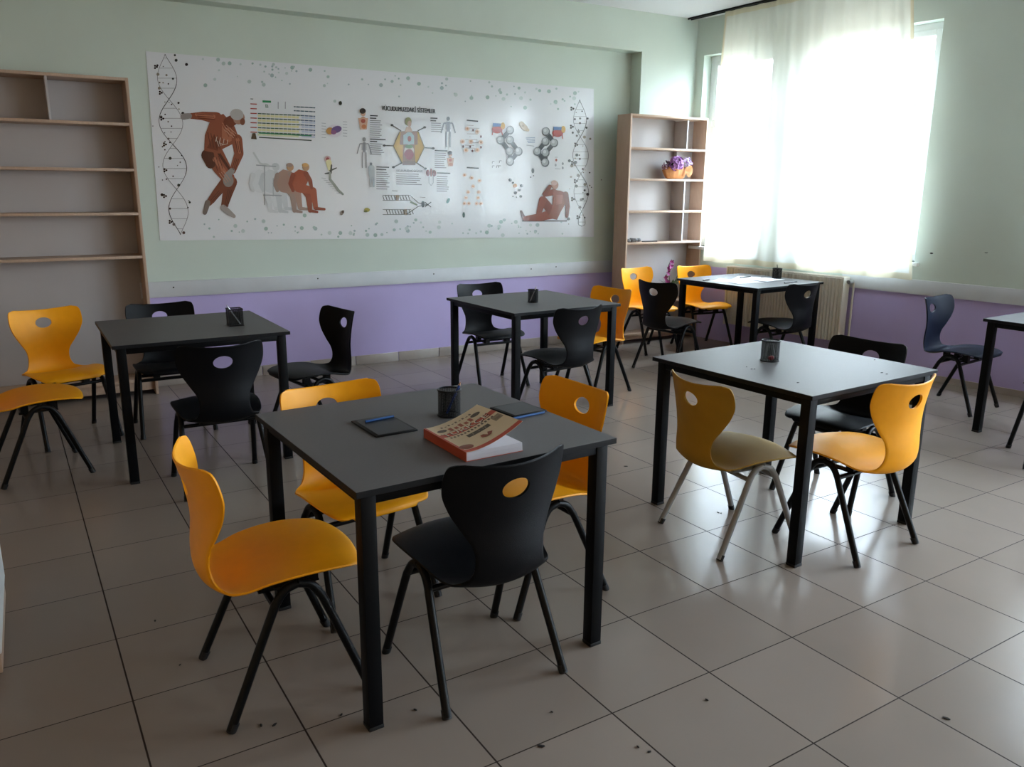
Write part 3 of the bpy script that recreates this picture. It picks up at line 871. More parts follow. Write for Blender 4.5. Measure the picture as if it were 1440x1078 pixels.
bones(512, 193, 44, '8d9095'); bones(630, 164, 44, '7a7f88', 1.8)
limb('a9b2b8', (522, 236, 4.6), (522.5, 246, 4.2)); line('a9b2b8', 3, (521, 246), (521, 263)); line('a9b2b8', 3, (525, 246), (525, 263)); ell('6a737a', 521.5, 230.5, 1.8, 2.2)
ell('7d3c44', 601.5, 243, 2.6, 4.5); ell('7d3c44', 610.5, 243.5, 2.6, 4.5); line('8d4a52', 1.6, (606, 237), (606, 248)); line('9aa0a8', .7, (603, 248), (603, 257), (606, 261), (609, 257), (609, 248))
textblock(520, 169.5, 19, 9); textblock(520, 202, 21, 6); textblock(529, 242, 19, 9); textblock(606, 173, 18, 5); textblock(611, 215, 18, 8); textblock(614, 248, 18, 8); textblock(557, 244, 36, 6)
for x, y, w_ in ((520, 162.5, 11), (520, 166, 9), (520, 195.5, 22), (520, 198.6, 10), (529, 234.5, 18), (529, 238, 14), (605, 166, 10), (605, 169.5, 8), (611, 211.5, 18), (614, 243, 19)): line('34353a', 1.7, (x, y), (x + w_, y + w_ * .04))
# chromosome / DNA diagram
for yy in (278, 298):
    for k in range(10): line('30332f', .9, (538 + k * 4 + (5 if yy > 290 else 0), yy - 3), (540 + k * 4 + (5 if yy > 290 else 0), yy + 3)); 
    line('6a6e6a', .8, (538, yy - 3.5), (578, yy - 3.5)); line('6a6e6a', .8, (538, yy + 3.5), (578, yy + 3.5))
poly('6d5436', (556.5, 274), (561, 274), (561, 282), (556.5, 282)); poly('6d5436', (567.5, 294), (572, 294), (572, 302), (567.5, 302))
for a, b in (((578, 276), (588, 285)), ((588, 285), (602, 288)), ((572, 301), (588, 290)), ((588, 290), (602, 288))): line('50544e', 1.0, a, b)
ell('27333a', 594.5, 287, 2.3, 4.6); limb('5b6b48', (578, 284, 1.4), (586, 288, 1)); line('30332f', 1.1, (597, 284), (606, 291)); line('30332f', 1.1, (597, 291), (606, 284))
line('777777', .8, (551, 268), (559, 268.4)); line('777777', .8, (590, 277), (598, 277.5))

# cell-division charts, right part
def cell(x, y, r_=3.2): ell('e0c2ae', x, y, r_); ell('b0784e', x, y, r_ * .5)


for x, y in ((657, 181), (671, 185), (650, 199), (662, 199), (676, 200), (655, 211), (671, 211)): cell(x, y)
for x, y in ((653, 246), (663, 250), (674, 254), (665, 262), (658, 270), (673, 270), (655, 278), (672, 278), (653, 286), (659, 286), (670, 286), (676, 286)): cell(x, y, 2.6)
for x, y in ((665, 183), (676, 192), (651, 206), (661, 206), (676, 207), (664, 212)): ell('5a2026', x, y, 1.3, 2, n=8)
line('3a3a3e', 1.8, (656, 169), (672, 170.5)); line('3a3a3e', 1.8, (656, 235.5), (673, 236.5))
for k in range(9): line('9a8d8a', .7, (652 + rnd.uniform(0, 18), 176 + k * 4), (658 + rnd.uniform(0, 18), 176.4 + k * 4))
def stomach(x, y):
    ell('a8403c', x, y + 9, 7.5, 5.5); poly('4c6ea4', (x - 6, y), (x + 6, y + .6), (x + 6, y + 5), (x - 6, y + 5)); ell('c99a48', x + 8, y + 4, 3, 5); 
    for k in (-6, 6): line('b4504c', 1.2, (x + k, y + 11), (x + k * 1.2, y + 17))


stomach(699, 173); stomach(784, 178)
def molecule(bl):
    for a, b in bl['l']: limb('3f4348', (*bl['p'][a], 3.0), (*bl['p'][b], 3.0))
    for x, y in bl['p']:
        ell('5c6064', x, y, 5.6, 6.2); ell('a9adb0', x - .5, y - .6, 4.6, 5.0); ell('c9cccf', x - 1.4, y - 1.8, 2.2, 2.4)


molecule({'p': [(717, 183), (704, 197), (717, 197), (716.5, 213), (729, 213), (717, 227)], 'l': [(0, 1), (1, 3), (2, 4), (3, 5), (4, 5)]})
molecule({'p': [(767.5, 185), (767, 199), (779, 201), (755.5, 213), (767, 215), (766.5, 228.5)], 'l': [(0, 2), (1, 3), (2, 4), (3, 5), (4, 5)]})
limb('a9926a', (733, 174, 3.4), (738, 180, 4), (742, 183, 2)); ell('8b7650', 735, 177, 1.8)
for k in range(4): line('7f93ad', .8, (739 + k, 194 + k * 2.2), (752, 193.4 + k * 2.2))
line('a8aab0', 1.0, (740, 204), (751, 205.5))
for x, y in ((692, 227), (702, 226), (692, 233), (698, 233), (701, 233)): line('6a6e72', .8, (x, y), (x + 3, y)); line('6a6e72', .8, (x, y), (x, y + 3))
for x, y, r_ in ((717, 253, 2.3), (721, 257, 1.6), (733, 261, 2.2), (730, 267, 2), (724.5, 271, 2.3), (732, 276, 1.9), (726, 277, 1), (721, 276, .9)): ell('1f2226', x, y, r_, n=10)
ell('b5793c', 724, 261, 2.8); ell('7c858c', 749, 240, 2, 3.6); ell('44484c', 746, 249, .9); ell('44484c', 750, 247, .8)
for x, y, c in ((782, 225, '9c4438'), (791, 230, '8a8e92'), (781, 232, 'a4a8ac'), (791, 236, '8a8e92')): ell(c, x, y, 1.4, 2)
line('a0a4a8', .8, (780, 237), (788, 237.5)); line('a0a4a8', .8, (780, 221), (784, 221))
# seated figure on the floor at the right
line('55494a', 1.6, (734, 310.5), (797, 310.5)); limb('5d3b34', (737, 308, 3), (732.5, 297, 1.6))
limb('8c4e40', (779, 300, 7), (760, 305, 5.5), (738, 307, 3.2)); limb('7d4236', (776, 298, 6.5), (763, 281, 5.5)); limb('8c4e40', (763, 281, 5.5), (757, 301, 3.4))
poly('8d5140', (779, 267), (788, 268), (797, 272), (795, 286), (788, 298), (783, 309), (770, 306), (776, 292), (777, 280))
poly('a5685a', (782, 274), (791, 274), (790, 286), (782, 288)); limb('7d4236', (795, 273, 4), (798, 290, 3), (797, 304, 2.2)); limb('8c4e40', (779, 270, 4.4), (766, 273, 3.6)); limb('7d4236', (766, 273, 3.4), (773, 262, 2.6))
ell('a97e70', 780, 260, 5, 6); ell('bd9d93', 779, 257, 4.4, 3.6)


def add_text(txt, pos, size, bold=0.0):
    cu = bpy.data.curves.new('t', 'FONT'); cu.body = txt; cu.size = size; cu.align_x = 'CENTER'; cu.align_y = 'CENTER'; cu.offset = bold
    cu.resolution_u = 3
    to = bpy.data.objects.new('t', cu); col.objects.link(to)
    dg = bpy.context.evaluated_depsgraph_get(); me = bpy.data.meshes.new_from_object(to.evaluated_get(dg))
    bpy.data.objects.remove(to)
    out_ = [[me.vertices[v].co.copy() for v in p.vertices] for p in me.polygons]
    bpy.data.meshes.remove(me); return out_


def poster_text(txt, x, y, h_px, c, width_px, bold=0.0, slope=(1, 0)):
    ctr = pp(x, y); size = (pp(x, y - h_px / 2) - pp(x, y + h_px / 2)).length / .72
    fs = add_text(txt, None, size, bold)
    wd = max(v.x for f in fs for v in f) - min(v.x for f in fs for v in f)
    k = (pp(x + width_px / 2, y) - pp(x - width_px / 2, y)).length / wd
    layer[0] += 1
    for f in fs:
        print_poly([ctr + Vector((v.x * k, 0, v.y)) for v in f], c, bump=False)


poster_text('VÜCUDUMUZDAKİ SİSTEMLER', 574.7, 154.5, 6.6, '26282c', 75, 0)
poster_text('VÜCUDUMUZDAKİ SİSTEMLER', 575.2, 154.6, 6.6, '26282c', 75, 0)
poster_text('VÜCUDUMUZDAKİ SİSTEMLER', 575.5, 240.3, 3.2, '4a4c52', 37, .0)
poster_text('B', 375, 149.5, 5.0, '2a6a52', 4.0, .0)


def print_material(name, rough, coat=0.0, bump=0.0):
    m = bpy.data.materials.new(name); m.use_nodes = True
    n = m.node_tree; b = n.nodes['Principled BSDF']
    a = n.nodes.new('ShaderNodeAttribute'); a.attribute_name = 'print'; n.links.new(a.outputs['Color'], b.inputs['Base Color'])
    b.inputs['Roughness'].default_value = rough
    if bump:
        t = n.nodes.new('ShaderNodeNewGeometry'); nz = n.nodes.new('ShaderNodeTexNoise'); nz.inputs['Scale'].default_value = 16; nz.inputs['Detail'].default_value = 2
        n.links.new(t.outputs['Position'], nz.inputs['Vector'])
        bp = n.nodes.new('ShaderNodeBump'); bp.inputs['Strength'].default_value = bump; bp.inputs['Distance'].default_value = .006
        n.links.new(nz.outputs[0], bp.inputs['Height']); n.links.new(bp.outputs[0], b.inputs['Normal'])
    return m


POSTER = print_material('glossy_printed_vinyl', 0.13, bump=0.12)
# the white sheet itself: a thin slab
cs = [at_y(205, 72, YP), at_y(835, 125, YP), at_y(835, 333, YP), at_y(225, 338, YP)]
fr_ = [PB.verts.new(p) for p in cs]; bk_ = [PB.verts.new(Vector((p.x, YB - .0002, p.z))) for p in cs]
for q in [fr_, bk_[::-1]] + [[fr_[k], bk_[k], bk_[(k + 1) % 4], fr_[(k + 1) % 4]] for k in range(4)]:
    f = PB.faces.new(q)
    for l in f.loops: l[CL] = lin('dddfe3')
for f in PB.faces:
    f.normal_update()
    if f.normal.y > 0 and abs(f.normal.y) > .5 and f.calc_center_median().y < YP + .001: f.normal_flip()
po = obj('anatomy_poster', PB, POSTER, recalc=False)
tag(po, 'long glossy white biology poster of muscle figures and body systems on the mint wall', 'poster')

# ------------------------------------------------------------------ things on the tables
def pen(root_name, p0, p1, r_, body, tip, label, cat, group=None):
    p0, p1 = Vector(p0), Vector(p1); d = (p1 - p0)
    rt = empty(root_name, tuple(p0), 0, label, cat, group)
    bm = new(); tube(bm, [d * .10, d], r_, 8); obj('barrel', bm, body, rt, smooth=50)
    bm = new(); tube(bm, [Vector((0, 0, 0)), d * .10], [r_ * .25, r_], 8); obj('tip', bm, tip, rt, smooth=50)
    return rt


CUPS = []


def pen_cup(x, y, r_, h, label, square=False):
    rt = empty('mesh_pen_cup', (x, y, TZ), 0, label, 'pen cup', 'black wire mesh pen cups')
    bm = new(); n = 40; uv = bm.loops.layers.uv.new()
    if square:
        cs_ = [(-r_, -r_), (r_, -r_), (r_, r_), (-r_, r_)]; path = []
        for k in range(4):
            a, b = cs_[k], cs_[(k + 1) % 4]
            for q in range(8): path.append((a[0] + (b[0] - a[0]) * q / 8, a[1] + (b[1] - a[1]) * q / 8))
        n = len(path)
    else: path = [(r_ * math.cos(2 * PI * k / n), r_ * math.sin(2 * PI * k / n)) for k in range(n)]
    lo = [bm.verts.new((a, b, .003)) for a, b in path]; hi = [bm.verts.new((a, b, h - .004)) for a, b in path]
    for k in range(n):
        f = bm.faces.new((lo[k], lo[(k + 1) % n], hi[(k + 1) % n], hi[k]))
        for l, c in zip(f.loops, ((k / n, 0), ((k + 1) / n, 0), ((k + 1) / n, 1), (k / n, 1))): l[uv].uv = c
    obj('mesh_wall', bm, MESHM, rt, smooth=30, recalc=False)
    for nm, z in (('rim', h - .003), ('base_ring', .003)):
        bm = new(); pts_ = [(a, b, z) for a, b in path]; tube(bm, pts_ + [pts_[0]], .003, 8, cap=False); obj(nm, bm, DARKM, rt, smooth=50)
    bm = new(); lathe(bm, [(0, .001), (r_ if not square else r_ * 1.0, .001), (r_, .003), (0, .003)], 32); obj('base_plate', bm, DARKM, rt)
    return rt


pen_cup(1.122, -.790, .040, .098, 'black wire mesh pen cup with a blue pencil, behind the book on the front table')
pen_cup(2.867, -.680, .042, .100, 'black wire mesh cup holding a red piece, on the shining table')
pen_cup(2.951, 1.565, .037, .092, 'black wire mesh pen cup holding a pale pencil, on the middle table')
pen_cup(.889, 1.545, .040, .100, 'square black wire pen cup with a slanting silver pen, on the left table', square=True)
pen_cup(5.756, 1.845, .042, .098, 'black wire mesh pen cup with a dark pen, on the corner table')
BLUE = mat('blue_pencil_paint', '23468e', 0.35); WOOD = mat('sharpened_wood', 'b58a62', 0.6); BLUE2 = mat('blue_stylus_plastic', '1c5494', 0.4)
PALE = mat('pale_plastic', 'b9b4b4', 0.4); INK = mat('dark_pen_plastic', '15161a', 0.35); REDP = mat('red_plastic', 'b23440', 0.4)
pen('blue_pencil', (1.158, -.810, .872), (1.114, -.785, .758), .0045, BLUE, WOOD, 'blue pencil standing in the mesh cup behind the book', 'pencil')
pen('pale_pencil', (2.975, 1.560, .862), (2.930, 1.572, .757), .004, PALE, PALE, 'pale pencil standing in the mesh cup on the middle table', 'pencil')
pen('silver_pen', (.842, 1.520, .875), (.915, 1.532, .758), .004, SILV, SILV, 'thin silver pen leaning out of the square mesh cup', 'pen')
pen('dark_pen', (5.752, 1.850, .885), (5.765, 1.838, .757), .004, INK, INK, 'dark pen sticking up from the mesh cup on the corner table', 'pen')
bm = new(); bmesh.ops.create_icosphere(bm, subdivisions=2, radius=.014)
for v in bm.verts: v.co = Vector((v.co.x * 1.25, v.co.y * .9, v.co.z * .85)) + Vector((2.855, -.698, .768))
tag(obj('red_sharpener', bm, REDP, smooth=60), 'small red sharpener lying inside the mesh cup on the shining table', 'sharpener')
bm = new(); box(bm, 2.872, 2.896, -.690, -.672, .754, .772, bevel=.003); tag(obj('dark_eraser', bm, INK, smooth=40), 'small dark block lying inside the mesh cup on the shining table', 'eraser')

LCD = mat('dark_tablet_screen', '2c2e34', 0.4, spec=0.3); CASE = mat('black_tablet_case', '08090c', 0.5, spec=0.2)


def quad_tablet(x, y, a, lx, ly, label, styl, slabel):
    rt = empty('writing_tablet', (x, y, TZ), a, label, 'writing tablet', 'thin black writing tablets')
    bm = new(); box(bm, -lx / 2, lx / 2, -ly / 2, ly / 2, 0, .006, bevel=.002); obj('case', bm, CASE, rt, smooth=40)
    b = .009; bm = new(); box(bm, -lx / 2 + b * 1.4, lx / 2 - b, -ly / 2 + b, ly / 2 - b, .0055, .0064); obj('screen', bm, LCD, rt)
    bm = new(); tube(bm, [Vector(p) for p in styl], .0042, 8)
    tag(obj('stylus', bm, BLUE2, smooth=50), slabel, 'stylus', 'blue tablet styluses')


quad_tablet(.868, -.806, .04, .150, .212, 'black writing tablet lying left of the book on the front table', [(.823, -.752, .7606), (.932, -.736, .7606)], 'blue stylus lying on the left writing tablet')
quad_tablet(1.372, -.850, .10, .150, .150, 'black writing tablet lying right behind the book on the front table', [(1.280, -.950, .7545), (1.432, -.932, .7545)], 'blue stylus lying along the near edge of the right writing tablet')

# open paperback
CREAM = 'dfceae'; REDC = 'c44e36'
BK = Vector((.942, -1.266, TZ)); BW, BL, BT = .200, .281, .027
rt = empty('test_book', tuple(BK), math.radians(1.5), 'thick paperback with a cream and red cover curling open, on the front table', 'book')
PAPER = mat('book_paper', 'cfcbd2', 0.7, noise=0.05, nscale=3, stretch=(1, 1, 160))


def cover_z(u, v):       # u across (0 spine .. 1 fore-edge), v along (0 near .. 1 far)
    return BT + .003 + (.066 - .012 * v) * max(0, u - .08) ** 1.7 / .92 ** 1.7


def page_z(u, v): return BT - .003 * u + .010 * math.exp(-((u - .35) / .25) ** 2) * 0 + .004 * u * (1 - v)


bm = new(); NU, NV = 16, 12
tp = [[bm.verts.new((.003 + u * (BW - .006), .002 + v * (BL - .004), page_z(u, v))) for u in [i / NU for i in range(NU + 1)]] for v in [j / NV for j in range(NV + 1)]]
bt = [[bm.verts.new((.003 + u * (BW - .004), .002 + v * (BL - .004), .0015)) for u in [i / NU for i in range(NU + 1)]] for v in [j / NV for j in range(NV + 1)]]
for j in range(NV):
    for i in range(NU):
        bm.faces.new((tp[j][i], tp[j][i + 1], tp[j + 1][i + 1], tp[j + 1][i])); bm.faces.new((bt[j][i], bt[j + 1][i], bt[j + 1][i + 1], bt[j][i + 1]))
bo = [(0, i) for i in range(NU)] + [(j, NU) for j in range(NV)] + [(NV, NU - i) for i in range(NU)] + [(NV - j, 0) for j in range(NV)]
for k in range(len(bo)):
    a, b = bo[k], bo[(k + 1) % len(bo)]; bm.faces.new((tp[a[0]][a[1]], tp[b[0]][b[1]], bt[b[0]][b[1]], bt[a[0]][a[1]]))
obj('page_block', bm, PAPER, rt, smooth=40)
PB = new(); CL = PB.loops.layers.float_color.new('print'); layer = [0]


def cvp(u, v, lift=0.0): return Vector((u * BW * .985, v * BL, cover_z(u, v) + lift))


def cpoly(c, pts, sub=6):
    # subdivide edges so the print follows the curl of the cover
    q = []
    for (a, b), (c2, d) in zip(pts, pts[1:] + pts[:1]):
        for k in range(sub): q.append((a + (c2 - a) * k / sub, b + (d - b) * k / sub))
    layer[0] += 1
    vs = [PB.verts.new(cvp(a, b, .00025 + .000012 * layer[0])) for a, b in q]
    f = PB.faces.new(vs)
    for l in f.loops: l[CL] = lin(c)


def grid_cover(th, c, flip):
    g = [[PB.verts.new(cvp(i / 24, j / 4) - Vector((0, 0, th))) for i in range(25)] for j in range(5)]
    for j in range(4):
        for i in range(24):
            q = (g[j][i], g[j][i + 1], g[j + 1][i + 1], g[j + 1][i]); f = PB.faces.new(q[::-1] if flip else q)
            for l in f.loops: l[CL] = lin(c)
    return g


g1 = grid_cover(0, CREAM, False); g2 = grid_cover(.0006, 'd6d2cc', True)
bo = [(0, i) for i in range(24)] + [(j, 24) for j in range(4)] + [(4, 24 - i) for i in range(24)] + [(4 - j, 0) for j in range(4)]
for k in range(len(bo)):
    a, b = bo[k], bo[(k + 1) % len(bo)]; f = PB.faces.new((g1[a[0]][a[1]], g2[a[0]][a[1]], g2[b[0]][b[1]], g1[b[0]][b[1]]))
    for l in f.loops: l[CL] = lin(CREAM)


def cband(c, u0, u1, v0, v1, n=10):
    for k in range(n):
        a, b = u0 + (u1 - u0) * k / n, u0 + (u1 - u0) * (k + 1) / n; cpoly(c, [(a, v0), (b, v0), (b, v1), (a, v1)], 1)
        layer[0] -= 1
    layer[0] += 1


cband(REDC, 0.0, 1.0, .0, .075); cband(REDC, .0, .035, 0, 1, 2); cband(REDC, 0, 1.0, .56, .66)
for a, b in ((.17, .78), (.80, .80)):
    for rr_, c in ((1, '5a4f44'), (.7, '6d6154')): cpoly(c, [(a + .085 * rr_ * math.cos(t), b + .045 * rr_ * math.sin(t)) for t in [2 * PI * k / 14 for k in range(14)]], 1)


def ctext(txt, u, v, wu, hv, c, bold=0.0, lift=.0007):
    fs = add_text(txt, None, 1.0, bold); xs = [p.x for f in fs for p in f]; ys = [p.y for f in fs for p in f]
    layer[0] += 1
    for f in fs:
        vs = [PB.verts.new(cvp(u + (p.x - (min(xs) + max(xs)) / 2) / (max(xs) - min(xs)) * wu, v + (p.y - (min(ys) + max(ys)) / 2) / (max(ys) - min(ys)) * hv, lift)) for p in f]
        try: ff = PB.faces.new(vs)
        except ValueError: continue
        for l in ff.loops: l[CL] = lin(c)


ctext('TÜRKÇE', .49, .622, .84, .165, '4f241a', .035)
ctext('TÜRKÇE', .485, .625, .80, .145, 'f0e6d0', .0, .0012)
for k in range(9): cband('6b5a46', .22 + k * .065, .255 + k * .065, .86, .90 - .02 * (k % 2), 1)
for k in range(5): cband('a4563c', .28 + k * .09, .34 + k * .09, .70, .80 - .03 * (k % 2), 1)
for k in range(13): cband('5d4d3e', .12 + k * .062, .155 + k * .062, .49, .53, 1)
cband('4f463c', .34, .74, .36, .44, 4)
for k in range(6): cband('b3a48c', .38 + k * .055, .41 + k * .055, .385, .415, 1)
cband('8d8069', .84, .98, .37, .50, 2); cband('7a6a54', .86, .96, .39, .44, 2)
cpoly('8a4a34', [(.12 + .12 * math.cos(t), .15 + .07 * math.sin(t)) for t in [2 * PI * k / 16 for k in range(16)]], 1); cband('b7ac98', .05, .2, .12, .15, 2); cband('5f5648', .07, .2, .095, .115, 2)
cpoly('8d4630', [(.46, .22), (.50, .19), (.60, .19), (.66, .24), (.60, .28), (.56, .22), (.52, .28), (.47, .28)], 1)
obj('front_cover', PB, print_material('printed_book_cover', .4), rt, recalc=False)
bm = new(); box(bm, -.0012, .0012, 0, BL, 0, BT + .003); box(bm, -.001, BW, 0, BL, 0, .0012); obj('spine_and_back_cover', bm, mat('red_book_spine', 'b04a30', .45), rt)

# corner table: papers and tablets
SHEET = mat('white_paper', 'd5d5da', .8)
a5 = .081
def on5(x, y): return (5.449 + x * math.cos(a5) - y * math.sin(a5), 1.887 + x * math.sin(a5) + y * math.cos(a5))
for k, (px, py, a, lab) in enumerate(((1020, 394.5, .35, 'loose white paper sheet lying leftmost on the corner table'), (1045, 396.5, -.15, 'loose white paper sheet lying nearest the front corner of the corner table'),
                                      (1050, 391.5, .5, 'loose white paper sheet lying in the middle of the corner table'), (1077, 393.5, .1, 'loose white paper sheet lying rightmost, below the pen cup on the corner table'))):
    p = at_z(px, py, TZ); bm = new(); nn = 8
    Mx = Matrix.Translation((p.x, p.y, TZ + .0006 + .0012 * k)) @ Matrix.Rotation(a + a5, 4, 'Z')
    g = [[bm.verts.new(Mx @ Vector(((i / nn - .5) * .297, (j / nn - .5) * .21, .0012 * math.sin(i * 1.1 + k) * math.sin(j * .9) + .0012))) for i in range(nn + 1)] for j in range(nn + 1)]
    for j in range(nn):
        for i in range(nn): bm.faces.new((g[j][i], g[j][i + 1], g[j + 1][i + 1], g[j + 1][i]))
    ret = bmesh.ops.extrude_face_region(bm, geom=bm.faces[:])
    for v in [q for q in ret['geom'] if isinstance(q, bmesh.types.BMVert)]: v.co.z -= .0005
    tag(obj('paper_sheet', bm, SHEET, smooth=40), lab, 'paper', 'papers on the corner table')
for px, py, a, lx, lab in ((993, 393.2, .2, .10, 'thin dark pen lying at the left corner of the corner table'), (1048, 389.6, .1, .16, 'thin dark pen lying behind the papers on the corner table'),
                       (1112, 396.6, .1, .20, 'dark flat ruler lying in front of the chair at the right of the corner table')):
    p = at_z(px, py, TZ + .006)
    bm = new(); d = Vector((math.cos(a + a5), math.sin(a + a5), 0)) * lx / 2
    c_ = Vector((p.x, p.y, TZ + .0065)); tube(bm, [c_ - d, c_ + d], .006, 8)
    tag(obj('dark_pen', bm, INK, smooth=50), lab, 'pen', 'dark pens on the corner table')

# ------------------------------------------------------------------ plants and bits on the right bookcase
GREEN = mat('dark_green_leaf', '23301c', 0.5, noise=.2, nscale=20); GREEN2 = mat('green_leaf', '4a5c38', 0.5, noise=.2, nscale=20)
PURF = mat('lilac_petals', 'a874b4', 0.6, noise=.15, nscale=60); PURL = mat('pale_lilac_petals', 'cdb6dd', 0.6, noise=.15, nscale=60); PINKD = mat('dusty_pink_petals', '8f6a7e', 0.7, noise=.15, nscale=60)
KRAFT = mat('tan_wrapping_cloth', 'b5763f', 0.75, noise=.15, nscale=25); MAG = mat('magenta_petals', '8c2a6c', 0.55); CLAY = mat('brown_pot', '6f4a38', 0.7)


def leaf(bm, base, d, up, ln, wd, droop=.3):
    d = d.normalized(); s = d.cross(up).normalized(); n = 6; L_ = []; R_ = []; C_ = []
    for k in range(n + 1):
        t = k / n; p = base + d * ln * t + up * (-droop * ln * t * t); ww = wd * math.sin(PI * min(.98, max(.03, t * .93 + .05))) ** .8
        C_.append(bm.verts.new(p)); L_.append(bm.verts.new(p + s * ww / 2 + up * ww * .15)); R_.append(bm.verts.new(p - s * ww / 2 + up * ww * .15))
    for k in range(n):
        bm.faces.new((C_[k], L_[k], L_[k + 1], C_[k + 1])); bm.faces.new((R_[k], C_[k], C_[k + 1], R_[k + 1]))


def bloom(bm, c, r_, n, rnd_):
    for k in range(n):
        v = Vector((rnd_.gauss(0, 1), rnd_.gauss(0, 1), rnd_.gauss(0, 1))).normalized(); p = c + v * r_ * rnd_.uniform(.75, 1.0)
        a = v.cross(Vector((.3, .2, 1))).normalized(); b = v.cross(a); s = r_ * .30
        ph = rnd_.uniform(0, 6.28); ring = [bm.verts.new(p + (a * math.cos(ph + q * PI / 2.5) + b * math.sin(ph + q * PI / 2.5)) * s * (1.0 if q % 1 == 0 else .5) + v * s * .25) for q in range(5)]
        ctr = bm.verts.new(p - v * s * .1)
        for q in range(5): bm.faces.new((ctr, ring[q], ring[(q + 1) % 5]))


rn = random.Random(12)
bx_ = at_y(950, 251, 3.16); bx_.z = 1.641
bx_.x -= .015
rt = empty('flower_basket', tuple(bx_), 0, 'basket of lilac flowers wrapped in tan cloth on the second shelf of the right bookcase', 'flowers')
bm = new(); n = 48; prof = [(.055, 0), (.075, .012), (.088, .05), (.098, .085), (.088, .10)]
rg = [[bm.verts.new((r_ * (1.25 + .06 * math.sin(k * 1.7) * z_ * 10) * math.cos(2 * PI * k / n), r_ * .52 * (1 + .10 * math.sin(k * 2.3) * z_ * 10) * math.sin(2 * PI * k / n), z_ + .012 * math.sin(k * 1.3) * z_ * 10)) for k in range(n)] for r_, z_ in prof]
bm.faces.new(rg[0][::-1])
for a, b in zip(rg, rg[1:]):
    for k in range(n): bm.faces.new((a[k], a[(k + 1) % n], b[(k + 1) % n], b[k]))
obj('cloth_wrap', bm, KRAFT, rt, smooth=60); rt.scale = (1.3, 1.0, 1.12)
bm = new()
for k in range(9):
    a = -.9 + k * .22; leaf(bm, Vector((.07, -.06, .075)), Vector((math.cos(a), -.25, math.sin(a) - .2)), Vector((.1, -1, .2)), .07, .04, .1)
obj('cloth_bow', bm, KRAFT, rt, smooth=60)
bm = new()
for k in range(26):
    a = rn.uniform(0, 6.28); leaf(bm, Vector((rn.uniform(-.04, .04), rn.uniform(-.02, .02), .08)), Vector((math.cos(a) * .8, math.sin(a) * .4, rn.uniform(.5, 1.6))), Vector((0, 0, 1)), rn.uniform(.08, .14), .06, .25)
obj('leaves', bm, GREEN, rt, smooth=60)
for c, r_, m_, nn in (((-.025, -.055, .135), .062, PURF, 90), ((.105, -.03, .165), .03, PURL, 26), ((.125, -.03, .135), .03, PURL, 26), ((.10, -.035, .115), .022, PURL, 16), ((-.115, -.02, .10), .03, PINKD, 26), ((-.10, -.02, .14), .024, PINKD, 20)):
    bm = new(); bloom(bm, Vector(c), r_, nn, rn); obj('flower_head', bm, m_, rt)

bo_ = at_y(943, 421, 3.175); bo_.z = .416
rt = empty('potted_orchid', tuple(bo_), 0, 'potted magenta orchid in the low compartment of the right bookcase', 'potted plant')
bm = new(); lathe(bm, [(0, 0), (.05, 0), (.065, .09), (.07, .095), (.06, .095), (.055, .085), (0, .085)], 24); obj('pot', bm, CLAY, rt, smooth=40)
bm = new()
for k in range(22):
    a = rn.uniform(0, 6.28); leaf(bm, Vector((0, 0, .085)), Vector((math.cos(a), math.sin(a) * .45, rn.uniform(.7, 2.6))), Vector((0, 0, 1)), rn.uniform(.12, .23), .034, .3)
obj('leaves', bm, GREEN2, rt, smooth=60)
bm = new(); st = smooth_path([(0, 0, .085), (-.04, -.01, .22), (-.07, -.015, .32), (-.045, -.02, .40)], 6); tube(bm, st, .003, 6)
st2 = smooth_path([(0, 0, .085), (-.06, -.01, .16), (-.11, -.015, .22)], 5); tube(bm, st2, .003, 6); st3 = smooth_path([(0, 0, .085), (.05, -.01, .2), (.075, -.02, .28)], 5); tube(bm, st3, .003, 6)
obj('stem', bm, GREEN2, rt, smooth=60)
for c in ((-.045, -.025, .385), (-.075, -.02, .32), (-.055, -.03, .35), (-.11, -.02, .23), (-.095, -.03, .19), (-.085, -.03, .28), (.075, -.03, .285)):
    bm = new()
    for k in range(5):
        a = k * 2 * PI / 5 + rn.random(); leaf(bm, Vector(c), Vector((math.cos(a), -.35, math.sin(a))), Vector((0, -1, 0)), .036, .022, -.1)
    obj('flower', bm, MAG, rt, smooth=60)

STONE = mat('grey_stone', '6b6c6e', .8, noise=.3, nscale=30)
for k, (px, s) in enumerate(((884, .020), (888.5, .026), (893, .024), (898, .022), (890.5, .018))):
    p = at_y(px, 338, 3.15 + .02 * (k % 2)); bm = new(); bmesh.ops.create_icosphere(bm, subdivisions=2, radius=s)
    for v in bm.verts: v.co = Vector((v.co.x * 1.2 + rn.gauss(0, .0015), v.co.y, v.co.z * .8 + rn.gauss(0, .0015)))
    o = obj('grey_stone', bm, STONE, smooth=60); o.location = (p.x, p.y, 1.0225 + s * .82)
    tag(o, 'small grey stone in the little heap on the fourth shelf of the right bookcase', 'stone', 'stones on the right bookcase')
bm = new(); a_, b_ = at_y(903, 336, 3.16), at_y(924, 340, 3.13); tube(bm, [(a_.x, a_.y, 1.0255), (b_.x, b_.y, 1.0255)], .0055, 8)
tag(obj('dark_stick', bm, INK, smooth=50), 'thin dark stick lying beside the stones on the right bookcase', 'stick')

# low white cabinet, cut by the left edge
rt = empty('low_cabinet', (-.66, -.45, 0), 0, 'low white cabinet corner at the left photo edge on the tiles', 'cabinet')
boxo('body', (-.34, .34, -.0, .62, .07, .37), PVC, rt, .003); boxo('plinth', (-.33, .335, .006, .61, 0, .07), BEECH, rt, .002); boxo('top_panel', (-.345, .345, -.004, .625, .37, .39), PVC, rt, .003)

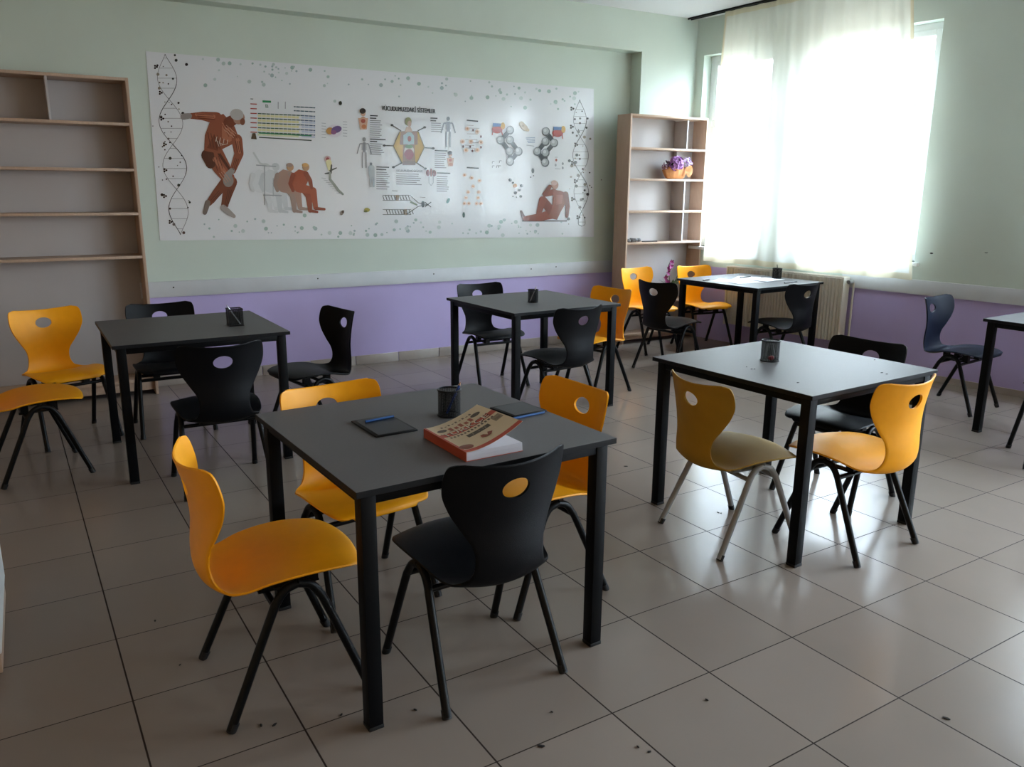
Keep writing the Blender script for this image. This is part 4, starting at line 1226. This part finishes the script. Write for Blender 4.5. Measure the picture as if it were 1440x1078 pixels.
# marks and crumbs
GREYP = mat('painted_over_plug', '8f9a92', .7)
bm = new(); CR = mat('dark_crumbs', '1a1614', .9)
for px, py, s in ((761, 1048, .010), (994, 983, .006), (218, 872, .006), (386, 1018, .008), (367, 1019, .007), (584, 997, .006), (1331, 1009, .010), (1010, 720, .007), (1014, 721, .005), (253, 934, .004), (897, 1049, .005), (913, 1056, .006), (880, 655, .010), (776, 1000, .004), (480, 1004, .006)):
    p = at_z(px, py, .003); bmesh.ops.create_icosphere(bm, subdivisions=1, radius=s, matrix=Matrix.Translation((p.x, p.y, .0022)) @ Matrix.Rotation(rn.random() * 6, 4, 'Z') @ Matrix.Diagonal((1.3, .6, 2.2 / (1000 * s), 1)))
tag(obj('floor_crumbs', bm, CR), 'dark crumbs and scraps scattered over the floor tiles', 'debris', kind='stuff')
bm = new()
for px, py, s in ((1057, 519, .005), (1061, 519, .004), (1122, 538, .006), (1240, 524, .007), (1247, 526, .006), (1230, 506, .005), (1050, 516, .003)):
    p = at_z(px, py, TZ); bmesh.ops.create_icosphere(bm, subdivisions=1, radius=s, matrix=Matrix.Translation((p.x, p.y, TZ + .0012)) @ Matrix.Diagonal((1.3, .7, 1.2 / (1000 * s), 1)))
tag(obj('eraser_crumbs', bm, CR), 'dark eraser crumbs scattered over the shining table', 'debris', kind='stuff')
for px, py, lab in ((1310, 356, 'dark screw hole plug on the mint wall right of the curtain'), (1387, 355, 'faint dark plug on the mint wall farthest right')):
    d = ray(px, py); t = (O_ - CAM).dot(N_) / d.dot(N_); p = CAM + d * t - N_ * .0015
    bm = new(); bmesh.ops.create_icosphere(bm, subdivisions=2, radius=1.0, matrix=Matrix.Translation(p) @ RWM.to_3x3().to_4x4() @ Matrix.Diagonal((.014, .0025, .006, 1)))
    tag(obj('wall_plug', bm, CR if px < 1350 else GREYP, smooth=60), lab, 'wall plug', 'plugs on the right wall')

for px, py in ((244, 404), (447, 391.5), (610, 385), (747, 378), (782, 375)):
    p = at_y(px, py, YB - .0225); bm = new()
    bmesh.ops.create_icosphere(bm, subdivisions=2, radius=1.0, matrix=Matrix.Translation(p) @ Matrix.Diagonal((.006, .0015, .006, 1)))
    tag(obj('screw', bm, CR, smooth=60), 'small dark screw in the white board under the poster', 'screw', 'screws in the white board')
